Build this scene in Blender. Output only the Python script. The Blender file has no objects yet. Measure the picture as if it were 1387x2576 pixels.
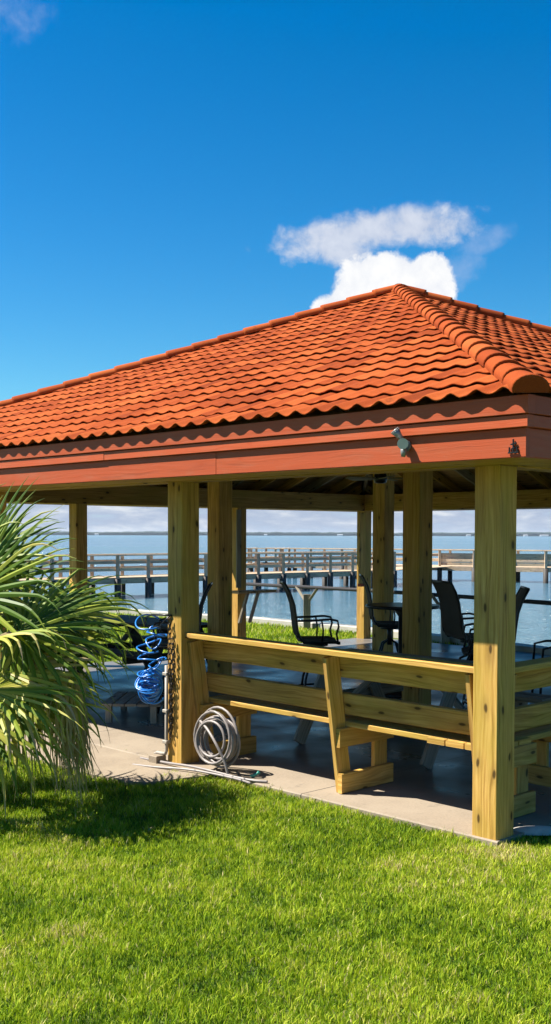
import bpy, math, random
import numpy as np
from mathutils import Vector, Matrix, noise as mnoise

random.seed(7)
rng = np.random.default_rng(7)
sc = bpy.context.scene
col = sc.collection
R = math.radians

# ------------------------------------------------------------------ camera
EYE = 1.8373
F, PITCH, ROLL = 2748.24, 1.8543, 0.15            # focal length in units of a 2576-high picture
cam_d = bpy.data.cameras.new("camera")
cam = bpy.data.objects.new("camera", cam_d)
col.objects.link(cam)
cam_d.sensor_fit = 'VERTICAL'
cam_d.sensor_height = 24.0
cam_d.lens = 24.0 * F / 2576.0
principal_row = 1344.0 + F * math.tan(R(PITCH))
cam_d.shift_y = (principal_row - 1288.0) / 2576.0
cam_d.clip_start = 0.05
cam_d.clip_end = 20000
cam.matrix_world = Matrix.Translation((0, 0, EYE)) @ Matrix.Rotation(R(90 - PITCH), 4, 'X') @ Matrix.Rotation(R(ROLL), 4, 'Z')
sc.camera = cam
sc.view_settings.view_transform = 'Standard'
sc.view_settings.look = 'None'
sc.view_settings.gamma = 1
sc.view_settings.use_curve_mapping = False
sc.view_settings.exposure = 1.45
sc.cycles.max_bounces = 8
sc.cycles.transparent_max_bounces = 8

# ------------------------------------------------------------------ pavilion frame (x = t: along the right side, y = s: along the left side)
TH = R(46.0374)
CT, ST = math.cos(TH), math.sin(TH)
X0, D0 = 1.3349, 6.6368
PAV = Matrix(((ST, -CT, 0, X0), (CT, ST, 0, D0), (0, 0, 1, 0), (0, 0, 0, 1)))
def W(t, s, z=0.0):
    return Vector((X0 + ST * t - CT * s, D0 + CT * t + ST * s, z))

# ------------------------------------------------------------------ sun and sky
to_sun = (PAV.to_3x3() @ Vector((-0.47, 0.55, 1.0))).normalized()
SUN_EL = math.asin(to_sun.z)
SUN_AZ = math.atan2(to_sun.x, to_sun.y)
sun_d = bpy.data.lights.new("sun", 'SUN')
sun_d.energy = 4.9
sun_d.angle = R(0.5)
sun_d.color = (1.0, 0.94, 0.84)
sun = bpy.data.objects.new("sun", sun_d)
col.objects.link(sun)
sun.rotation_euler = to_sun.to_track_quat('Z', 'Y').to_euler()
sun.location = (0, 0, 30)

class NT:
    """tiny node-tree helper"""
    alb = 1.0                # overall albedo scale for the materials
    def __init__(s, tree): s.t = tree; s.n = tree.nodes; s.l = tree.links
    def new(s, typ, **kw):
        n = s.n.new(typ)
        for k, v in kw.items():
            if k[0] == '_':
                key = k[1:]
                key = int(key) if key.isdigit() else key
                s.put(v, n.inputs[key])
            else: setattr(n, k, v)
        return n
    def put(s, v, inp):
        if isinstance(v, bpy.types.NodeSocket): s.l.new(v, inp)
        elif isinstance(v, bpy.types.Node): s.l.new(v.outputs[0], inp)
        else: inp.default_value = v
    def m(s, op, a, b=0.0, c=0.0, clamp=False):
        n = s.n.new('ShaderNodeMath'); n.operation = op; n.use_clamp = clamp
        s.put(a, n.inputs[0]); s.put(b, n.inputs[1]); s.put(c, n.inputs[2])
        return n.outputs[0]
    def noise(s, vec, scale, detail=3.0, rough=0.5, dist=0.0):
        n = s.n.new('ShaderNodeTexNoise'); s.put(vec, n.inputs['Vector'])
        n.inputs['Scale'].default_value = scale; n.inputs['Detail'].default_value = detail
        n.inputs['Roughness'].default_value = rough; n.inputs['Distortion'].default_value = dist
        return n.outputs[0]
    def ramp(s, f, stops, interp='LINEAR'):
        n = s.n.new('ShaderNodeValToRGB'); n.color_ramp.interpolation = interp; s.put(f, n.inputs[0])
        e = n.color_ramp.elements
        while len(e) < len(stops): e.new(0.5)
        for i, (p, c) in enumerate(stops):
            e[i].position = p
            e[i].color = (c, c, c, 1) if isinstance(c, (int, float)) else (*(x * NT.alb for x in c), 1)
        return n.outputs[0]
    def mix(s, f, a, b, mode='MIX'):
        if isinstance(a, tuple): a = tuple(x * NT.alb for x in a)
        if isinstance(b, tuple): b = tuple(x * NT.alb for x in b)
        n = s.n.new('ShaderNodeMix'); n.data_type = 'RGBA'; n.blend_type = mode
        s.put(f, n.inputs['Factor'])
        s.put(a if not isinstance(a, tuple) else (*a, 1), n.inputs[6]); s.put(b if not isinstance(b, tuple) else (*b, 1), n.inputs[7])
        return n.outputs[2]
    def smooth(s, v, lo, hi):
        n = s.n.new('ShaderNodeMapRange'); n.interpolation_type = 'SMOOTHSTEP'
        s.put(v, n.inputs[0]); n.inputs[1].default_value = lo; n.inputs[2].default_value = hi
        return n.outputs[0]

def srgb(r, g, b):
    return tuple(((c / 255) / 12.92 if c / 255 <= 0.04045 else ((c / 255 + 0.055) / 1.055) ** 2.4) for c in (r, g, b))

SKY_STRENGTH = 0.05
def build_world():
    w = bpy.data.worlds.new("World"); sc.world = w; w.use_nodes = True
    n = NT(w.node_tree); n.n.clear()
    sky = n.new('ShaderNodeTexSky'); sky.sky_type = 'NISHITA'; sky.sun_disc = False
    sky.sun_elevation = SUN_EL; sky.sun_rotation = SUN_AZ
    sky.altitude = 0; sky.air_density = 1.0; sky.dust_density = 0.35; sky.ozone_density = 2.2
    hs = n.new('ShaderNodeHueSaturation'); hs.inputs['Saturation'].default_value = 1.53; hs.inputs['Value'].default_value = 1.0
    n.l.new(sky.outputs[0], hs.inputs['Color'])
    hue = n.mix(1.0, hs.outputs[0], (0.66, 1.03, 1.07), 'MULTIPLY')
    tc = n.new('ShaderNodeTexCoord')
    sep = n.new('ShaderNodeSeparateXYZ'); n.l.new(tc.outputs['Generated'], sep.inputs[0])
    az = n.m('ARCTAN2', sep.outputs[0], sep.outputs[1])
    el = n.m('ARCSINE', sep.outputs[2])
    # clouds in (azimuth, elevation), both in radians
    comb = n.new('ShaderNodeCombineXYZ'); n.l.new(az, comb.inputs[0]); n.l.new(el, comb.inputs[1])
    P = comb.outputs[0]
    nz = n.noise(P, 34, 7, 0.62, 0.25)
    nz2 = n.noise(P, 90, 5, 0.6)
    dn = n.m('ADD', n.m('MULTIPLY', n.m('SUBTRACT', nz, 0.5), 2.6), n.m('MULTIPLY', n.m('SUBTRACT', nz2, 0.5), 0.8))
    def ell(cx, cy, rx, ry, rot=0.0):
        a = (cx - 693) / F; e = math.atan((1344 - cy) / math.hypot(F, cx - 693))
        a = math.atan(a)
        dx = n.m('SUBTRACT', az, a); dy = n.m('SUBTRACT', el, e)
        c, s_ = math.cos(rot), math.sin(rot)
        xr = n.m('ADD', n.m('MULTIPLY', dx, c), n.m('MULTIPLY', dy, s_)); yr = n.m('SUBTRACT', n.m('MULTIPLY', dy, c), n.m('MULTIPLY', dx, s_))
        q = n.m('ADD', n.m('POWER', n.m('ABSOLUTE', n.m('DIVIDE', xr, rx / F)), 2.0), n.m('POWER', n.m('ABSOLUTE', n.m('DIVIDE', yr, ry / F)), 2.0))
        return n.m('SUBTRACT', 1.0, q)
    # bright cumulus
    b = n.m('MAXIMUM', ell(965, 735, 155, 100), ell(880, 775, 115, 66, 0.3))
    b = n.m('MAXIMUM', b, ell(1065, 730, 78, 92, -0.3))
    bright = n.smooth(n.m('ADD', b, n.m('MULTIPLY', dn, 0.55)), 0.0, 0.34)
    # thinner grey-white streak above it
    g = n.m('MAXIMUM', ell(905, 592, 265, 58, 0.14), ell(1040, 575, 165, 56, -0.05))
    g = n.m('MAXIMUM', g, ell(850, 632, 125, 56, -0.3))
    gm = n.smooth(n.m('ADD', g, n.m('MULTIPLY', dn, 0.85)), -0.1, 1.0)
    wsp = n.m('MAXIMUM', ell(1215, 612, 90, 34, 0.3), ell(1140, 690, 85, 48, 0.4))
    wsp = n.m('MAXIMUM', wsp, n.m('MULTIPLY', ell(30, 50, 110, 80, 0.5), .5))
    wm = n.m('MULTIPLY', n.smooth(n.m('ADD', wsp, n.m('MULTIPLY', dn, 0.9)), 0.0, 1.4), 0.34)
    # low cloud bank by the horizon
    comb2 = n.new('ShaderNodeCombineXYZ'); n.l.new(az, comb2.inputs[0]); n.l.new(n.m('MULTIPLY', el, 4.5), comb2.inputs[1])
    lz = n.noise(comb2.outputs[0], 16, 6, 0.62, 0.2)
    lowband = n.m('SUBTRACT', 1.0, n.smooth(el, 0.03, 0.10))
    lm = n.m('MULTIPLY', n.smooth(lz, 0.05, 0.42), lowband)
    lcol = n.ramp(lz, [(0.30, (0.52, 0.66, 0.86)), (0.46, (0.48, 0.57, 0.74)), (0.56, (0.60, 0.68, 0.82)), (0.68, (0.86, 0.90, 0.96))])
    K = 0.37 / SKY_STRENGTH
    def sc_(c): return tuple(x * K for x in c)
    c = n.mix(lm, hue, n.mix(1.0, lcol, sc_((0.92, 0.92, 0.92)), 'MULTIPLY'))
    c = n.mix(wm, c, sc_((0.60, 0.66, 0.85)))
    c = n.mix(n.m('MULTIPLY', gm, 0.84), c, n.mix(1.0, n.ramp(nz, [(0.3, (0.60, 0.65, 0.78)), (0.7, (0.88, 0.90, 0.96))]), sc_((0.95,) * 3), 'MULTIPLY'))
    c = n.mix(bright, c, n.mix(1.0, n.ramp(nz, [(0.25, (0.78, 0.82, 0.91)), (0.6, (1.0, 1.0, 1.0))]), sc_((1.0,) * 3), 'MULTIPLY'))
    bg = n.new('ShaderNodeBackground', _Strength=SKY_STRENGTH); n.l.new(c, bg.inputs[0])
    out = n.new('ShaderNodeOutputWorld'); n.l.new(bg.outputs[0], out.inputs[0])
build_world()

# ------------------------------------------------------------------ materials
NT.alb = 0.66
MATS = {}
def new_mat(name):
    m = bpy.data.materials.new(name); m.use_nodes = True
    n = NT(m.node_tree); n.n.clear()
    b = n.new('ShaderNodeBsdfPrincipled'); o = n.new('ShaderNodeOutputMaterial'); n.l.new(b.outputs[0], o.inputs[0])
    MATS[name] = m
    return m, n, b
def simple(name, colr, rough=0.5, metal=0.0, var=0.12, scale=12, bump=0.0, bscale=60):
    m, n, b = new_mat(name)
    tc = n.new('ShaderNodeTexCoord')
    f = n.noise(tc.outputs['Object'], scale, 4)
    c = n.mix(f, tuple(x * (1 - var * 1.6) for x in colr), tuple(min(1, x * (1 + var * 1.6)) for x in colr))
    n.l.new(c, b.inputs['Base Color']); b.inputs['Roughness'].default_value = rough; b.inputs['Metallic'].default_value = metal
    if bump:
        bp = n.new('ShaderNodeBump', _Strength=bump, _Distance=0.01); n.l.new(n.noise(tc.outputs['Object'], bscale, 3), bp.inputs['Height']); n.l.new(bp.outputs[0], b.inputs['Normal'])
    return m
def wood(name, light, mid, dark, green=0.0, knots=True, rough=0.62, paint=None):
    """grain runs along U; U and V are in metres"""
    m, n, b = new_mat(name)
    uv = n.new('ShaderNodeUVMap'); uv.uv_map = 'UVMap'
    oi = n.new('ShaderNodeObjectInfo')
    off = n.new('ShaderNodeVectorMath', operation='SCALE'); off.inputs[0].default_value = (37.0, 11.0, 0); n.l.new(oi.outputs['Random'], off.inputs['Scale'])
    add = n.new('ShaderNodeVectorMath', operation='ADD'); n.l.new(uv.outputs[0], add.inputs[0]); n.l.new(off.outputs[0], add.inputs[1])
    P = add.outputs[0]
    def scaled(x, y):
        s = n.new('ShaderNodeVectorMath', operation='MULTIPLY'); n.l.new(P, s.inputs[0]); s.inputs[1].default_value = (x, y, 1); return s.outputs[0]
    warp = n.noise(scaled(1.6, 5), 1.0, 2)
    wv = n.new('ShaderNodeCombineXYZ'); n.l.new(n.m('MULTIPLY', warp, 0.10), wv.inputs[1])
    a2 = n.new('ShaderNodeVectorMath', operation='ADD'); n.l.new(P, a2.inputs[0]); n.l.new(wv.outputs[0], a2.inputs[1])
    def sw(x, y):
        s = n.new('ShaderNodeVectorMath', operation='MULTIPLY'); n.l.new(a2.outputs[0], s.inputs[0]); s.inputs[1].default_value = (x, y, 1); return s.outputs[0]
    g1 = n.noise(sw(1.3, 46), 1.0, 4, 0.6)
    g2 = n.noise(sw(5.0, 210), 1.0, 3, 0.6)
    big = n.noise(scaled(1.1, 4.5), 1.0, 3)
    g = n.m('ADD', n.m('MULTIPLY', g1, 0.7), n.m('MULTIPLY', g2, 0.3))
    c = n.ramp(g, [(0.34, dark), (0.46, mid), (0.62, light)])
    if green:
        c = n.mix(n.m('MULTIPLY', n.smooth(big, 0.42, 0.66), green), c, (0.46, 0.36, 0.045))
    # weathered, browner stretches and fine drying cracks
    wth = n.noise(scaled(0.9, 2.2), 1.0, 4, 0.65)
    c = n.mix(n.m('MULTIPLY', n.smooth(wth, 0.46, 0.72), 0.65), c, tuple(x * k_ for x, k_ in zip(mid, (0.62, 0.60, 0.9))))
    crk = n.noise(sw(0.8, 70), 1.0, 2, 0.5)
    c = n.mix(n.m('MULTIPLY', n.smooth(crk, 0.70, 0.74), 0.6), c, tuple(x * 0.35 for x in dark))
    hgt = g
    if knots:
        v = n.new('ShaderNodeTexVoronoi'); v.voronoi_dimensions = '2D'; n.l.new(sw(3.1, 7.5), v.inputs['Vector']); v.inputs['Scale'].default_value = 1.0
        sepc = n.new('ShaderNodeSeparateColor'); n.l.new(v.outputs['Color'], sepc.inputs[0])
        pick = n.m('GREATER_THAN', sepc.outputs[0], 0.60)
        k = n.m('MULTIPLY', n.m('SUBTRACT', 1.0, n.smooth(v.outputs['Distance'], 0.05, 0.12)), pick)
        halo = n.m('MULTIPLY', n.m('SUBTRACT', 1.0, n.smooth(v.outputs['Distance'], 0.10, 0.34)), pick)
        c = n.mix(n.m('MULTIPLY', halo, 0.35), c, tuple(x * 0.5 for x in mid))
        c = n.mix(n.m('MULTIPLY', k, 0.85), c, (0.05, 0.026, 0.01))
    if paint:
        c = n.mix(n.m('ADD', 0.74, n.m('MULTIPLY', n.smooth(n.noise(scaled(2.5, 9), 1.0, 5, 0.7), 0.3, 0.55), 0.18)), c, paint)
        c = n.mix(n.m('MULTIPLY', n.smooth(n.noise(scaled(0.7, 14), 1.0, 5, 0.7), 0.56, 0.70), 0.4), c, (0.20, 0.06, 0.035))
    tint = n.m('ADD', n.m('MULTIPLY', oi.outputs['Random'], 0.42), 0.78)
    cc = n.new('ShaderNodeCombineColor'); [n.l.new(tint, cc.inputs[i]) for i in range(3)]
    c = n.mix(1.0, c, cc.outputs[0], 'MULTIPLY')
    n.l.new(c, b.inputs['Base Color']); b.inputs['Roughness'].default_value = rough
    b.inputs['Specular IOR Level'].default_value = 0.15
    bp = n.new('ShaderNodeBump', _Strength=0.6, _Distance=0.004); n.l.new(hgt, bp.inputs['Height']); n.l.new(bp.outputs[0], b.inputs['Normal'])
    return m
WOOD = wood('treated_pine', (0.90, 0.56, 0.165), (0.66, 0.37, 0.085), (0.29, 0.145, 0.035), green=0.42)
WOODD = wood('dark_rafter_wood', (0.80, 0.50, 0.24), (0.60, 0.36, 0.16), (0.32, 0.18, 0.08))
WOODG = wood('weathered_grey_wood', (0.50, 0.44, 0.34), (0.36, 0.31, 0.23), (0.17, 0.14, 0.10))
WOODP = wood('pier_timber', (0.95, 0.74, 0.50), (0.68, 0.50, 0.32), (0.36, 0.25, 0.15))
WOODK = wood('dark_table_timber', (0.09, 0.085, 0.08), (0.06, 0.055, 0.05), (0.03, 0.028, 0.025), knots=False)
FASCIA = wood('red_brown_painted_wood', (0.5, 0.3, 0.2), (0.4, 0.2, 0.1), (0.2, 0.1, 0.06), paint=(0.56, 0.100, 0.034), knots=True, rough=0.5)
BLACK = simple('black_metal', (0.012, 0.013, 0.015), 0.35, 0.3)
SLING = simple('dark_mesh_sling', (0.075, 0.062, 0.052), 0.8)
PVC = simple('grey_white_pvc', (0.46, 0.41, 0.35), 0.5)
WHITE = simple('white_paint', (0.75, 0.76, 0.76), 0.45)
BULB = simple('lamp_glass', (0.72, 0.74, 0.76), 0.15)
LAMPM = simple('grey_lamp_metal', (0.32, 0.33, 0.33), 0.4, 0.3)
HOSEG = simple('grey_rubber_hose', (0.33, 0.29, 0.27), 0.45, 0, 0.2, 20)
HOSEB = simple('blue_hose', (0.02, 0.24, 1.0), 0.28, 0, 0.25, 20)
TEAL = simple('teal_plastic', (0.03, 0.33, 0.26), 0.4)
GREENP = simple('dark_green_plastic', (0.005, 0.10, 0.055), 0.42, 0, 0.25, 4)
PILE = simple('dark_wet_piling', (0.055, 0.045, 0.038), 0.7, 0, 0.35, 6)
CAPC = simple('pale_wall_cap', (0.55, 0.52, 0.44), 0.8, 0, 0.08, 8, 0.3)
MUD = simple('seabed_mud', (0.12, 0.11, 0.08), 0.9)
STONE = simple('pale_stone', (0.55, 0.52, 0.46), 0.8, 0, 0.2, 20, 0.5, 30)

def mat_tiles():
    m, n, b = new_mat('terracotta_tiles')
    uv = n.new('ShaderNodeUVMap'); uv.uv_map = 'UVMap'       # one unit = one tile
    tc = n.new('ShaderNodeTexCoord')
    fl = n.new('ShaderNodeVectorMath', operation='FLOOR'); n.l.new(uv.outputs[0], fl.inputs[0])
    wn = n.new('ShaderNodeTexWhiteNoise'); wn.noise_dimensions = '2D'; n.l.new(fl.outputs[0], wn.inputs['Vector'])
    f = n.noise(tc.outputs['Object'], 1.1, 4, 0.6)
    g = n.noise(tc.outputs['Object'], 130, 3, 0.7)
    mx = n.m('ADD', n.m('ADD', n.m('MULTIPLY', wn.outputs[0], 0.30), n.m('MULTIPLY', f, 0.42)), n.m('MULTIPLY', g, 0.34))
    c = n.ramp(mx, [(0.18, (0.16, 0.030, 0.010)), (0.46, (0.37, 0.068, 0.014)), (0.82, (0.60, 0.150, 0.036))])
    st = n.noise(tc.outputs['Object'], 9, 5, 0.7)
    c = n.mix(n.m('MULTIPLY', n.smooth(st, 0.56, 0.76), 0.55), c, (0.10, 0.03, 0.015))
    n.l.new(c, b.inputs['Base Color']); b.inputs['Roughness'].default_value = 0.9; b.inputs['Specular IOR Level'].default_value = 0.08
    bp = n.new('ShaderNodeBump', _Strength=0.5, _Distance=0.006); n.l.new(n.noise(tc.outputs['Object'], 220, 2), bp.inputs['Height']); n.l.new(bp.outputs[0], b.inputs['Normal'])
    return m
TILES = mat_tiles()

def mat_concrete():
    m, n, b = new_mat('concrete')
    tc = n.new('ShaderNodeTexCoord'); P = tc.outputs['Object']
    f = n.noise(P, 1.3, 5, 0.65); g = n.noise(P, 60, 4, 0.7)
    c = n.ramp(n.m('ADD', n.m('MULTIPLY', f, 0.6), n.m('MULTIPLY', g, 0.4)), [(0.3, (0.22, 0.17, 0.12)), (0.52, (0.36, 0.285, 0.20)), (0.75, (0.44, 0.36, 0.26))])
    s = n.noise(P, 3.2, 5, 0.7)
    c = n.mix(n.m('MULTIPLY', n.smooth(s, 0.55, 0.75), 0.35), c, (0.26, 0.22, 0.17))
    n.l.new(c, b.inputs['Base Color']); b.inputs['Roughness'].default_value = 0.75
    bp = n.new('ShaderNodeBump', _Strength=0.35, _Distance=0.005); n.l.new(g, bp.inputs['Height']); n.l.new(bp.outputs[0], b.inputs['Normal'])
    return m
CONC = mat_concrete()
def mat_floor():
    """worn, patio floor: roof shade painted in as a greyer tone past the outer band, smoother there too"""
    m, n, b = new_mat('patio_floor_painted_shade')
    tc = n.new('ShaderNodeTexCoord'); P = tc.outputs['Object']
    f = n.noise(P, 1.0, 5, 0.65); g = n.noise(P, 60, 4, 0.7)
    sep = n.new('ShaderNodeSeparateXYZ'); n.l.new(P, sep.inputs[0])
    c = n.ramp(n.m('ADD', n.m('MULTIPLY', f, 0.6), n.m('MULTIPLY', g, 0.4)), [(0.3, (0.24, 0.19, 0.14)), (0.52, (0.38, 0.31, 0.23)), (0.75, (0.45, 0.38, 0.29))])
    # roof shade painted into the colour, fading in past the sunlit outer strip
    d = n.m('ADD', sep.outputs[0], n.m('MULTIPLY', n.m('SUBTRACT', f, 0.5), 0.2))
    roof_shade = n.smooth(d, 0.40, 0.75)
    c = n.mix(n.m('MULTIPLY', roof_shade, 0.75), c, (0.15, 0.14, 0.135))
    jx = n.m('PINGPONG', n.m('ADD', sep.outputs[0], 1.45), 1.5); jy = n.m('PINGPONG', n.m('ADD', sep.outputs[1], 1.45), 1.5)
    jn = n.m('LESS_THAN', n.m('MINIMUM', jx, jy), 0.006)
    st = n.noise(P, 4.5, 5, 0.7)
    c = n.mix(n.m('MULTIPLY', n.smooth(st, 0.55, 0.72), 0.45), c, (0.10, 0.085, 0.07))
    c = n.mix(n.m('MULTIPLY', jn, 0.8), c, (0.03, 0.028, 0.025))
    n.l.new(c, b.inputs['Base Color'])
    r = n.m('SUBTRACT', 0.75, n.m('MULTIPLY', roof_shade, n.ramp(n.noise(P, 1.7, 4), [(0.35, 0.5), (0.65, 0.25)])))
    n.l.new(r, b.inputs['Roughness']); b.inputs['Specular IOR Level'].default_value = 0.25
    bp = n.new('ShaderNodeBump', _Strength=0.3, _Distance=0.005); n.l.new(n.noise(P, 9, 4), bp.inputs['Height']); n.l.new(bp.outputs[0], b.inputs['Normal'])
    return m
FLOOR = mat_floor()

def mat_lawn():
    m, n, b = new_mat('lawn_soil_and_thatch')
    tc = n.new('ShaderNodeTexCoord'); P = tc.outputs['Object']
    f = n.noise(P, 0.9, 5, 0.6); g = n.noise(P, 45, 4, 0.7)
    c = n.ramp(n.m('ADD', n.m('MULTIPLY', f, 0.45), n.m('MULTIPLY', g, 0.55)), [(0.3, (0.04, 0.07, 0.006)), (0.5, (0.13, 0.19, 0.012)), (0.7, (0.30, 0.33, 0.04))])
    n.l.new(c, b.inputs['Base Color']); b.inputs['Roughness'].default_value = 0.9
    bp = n.new('ShaderNodeBump', _Strength=0.9, _Distance=0.03); n.l.new(g, bp.inputs['Height']); n.l.new(bp.outputs[0], b.inputs['Normal'])
    return m
LAWN = mat_lawn()
def mat_leaf(name, stops, attr='shade', rough=0.5, trans=0.25):
    m, n, b = new_mat(name)
    at = n.new('ShaderNodeAttribute'); at.attribute_name = attr
    c = n.ramp(at.outputs['Fac'], stops)
    n.l.new(c, b.inputs['Base Color']); b.inputs['Roughness'].default_value = rough; b.inputs['Specular IOR Level'].default_value = 0.25
    tr = n.new('ShaderNodeBsdfTranslucent'); n.l.new(c, tr.inputs[0])
    mx = n.new('ShaderNodeMixShader', _Fac=trans); n.l.new(b.outputs[0], mx.inputs[1]); n.l.new(tr.outputs[0], mx.inputs[2])
    out = [x for x in n.n if x.type == 'OUTPUT_MATERIAL'][0]; n.l.new(mx.outputs[0], out.inputs[0])
    return m
GRASS = mat_leaf('grass_blades', [(0.0, (0.05, 0.14, 0.004)), (0.36, (0.31, 0.49, 0.012)), (0.68, (0.62, 0.74, 0.03)), (0.88, (0.72, 0.72, 0.11)), (1.0, (0.90, 0.74, 0.36))], rough=0.75, trans=0.35)
PALMG = mat_leaf('palm_leaf', [(0.0, (0.03, 0.08, 0.008)), (0.35, (0.13, 0.24, 0.018)), (0.62, (0.38, 0.46, 0.045)), (0.84, (0.74, 0.64, 0.14)), (1.0, (0.60, 0.47, 0.28))], rough=0.5, trans=0.25)

def mat_water():
    m, n, b = new_mat('bay_water')
    tc = n.new('ShaderNodeTexCoord'); P = tc.outputs['Object']
    def sc2(x, y):
        s = n.new('ShaderNodeVectorMath', operation='MULTIPLY'); n.l.new(P, s.inputs[0]); s.inputs[1].default_value = (x, y, 1); return s.outputs[0]
    h = n.m('ADD', n.m('MULTIPLY', n.noise(sc2(0.5, 1.0), 1.0, 5, 0.65), 0.7), n.m('MULTIPLY', n.noise(sc2(1.5, 3.4), 1.0, 4, 0.65), 0.5))
    far = n.noise(sc2(0.004, 0.02), 1.0, 3)
    c = n.ramp(far, [(0.35, (0.07, 0.18, 0.27)), (0.65, (0.14, 0.26, 0.33))])
    n.l.new(c, b.inputs['Base Color'])
    n.l.new(n.ramp(far, [(0.4, 0.06), (0.6, 0.14)]), b.inputs['Roughness'])
    b.inputs['IOR'].default_value = 1.33
    bp = n.new('ShaderNodeBump', _Strength=1.0); n.l.new(n.ramp(far, [(0.42, 0.28), (0.58, 0.70)]), bp.inputs['Distance']); b.inputs['Specular IOR Level'].default_value = 0.6; n.l.new(h, bp.inputs['Height']); n.l.new(bp.outputs[0], b.inputs['Normal'])
    return m
WATER = mat_water()
def mat_far():
    m, n, b = new_mat('far_treeline')
    tc = n.new('ShaderNodeTexCoord')
    c = n.ramp(n.noise(tc.outputs['Object'], 0.02, 5, 0.7), [(0.35, (0.018, 0.045, 0.05)), (0.7, (0.05, 0.09, 0.07))])
    n.l.new(c, b.inputs['Base Color']); b.inputs['Roughness'].default_value = 0.9
    return m
FAR = mat_far()

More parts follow.
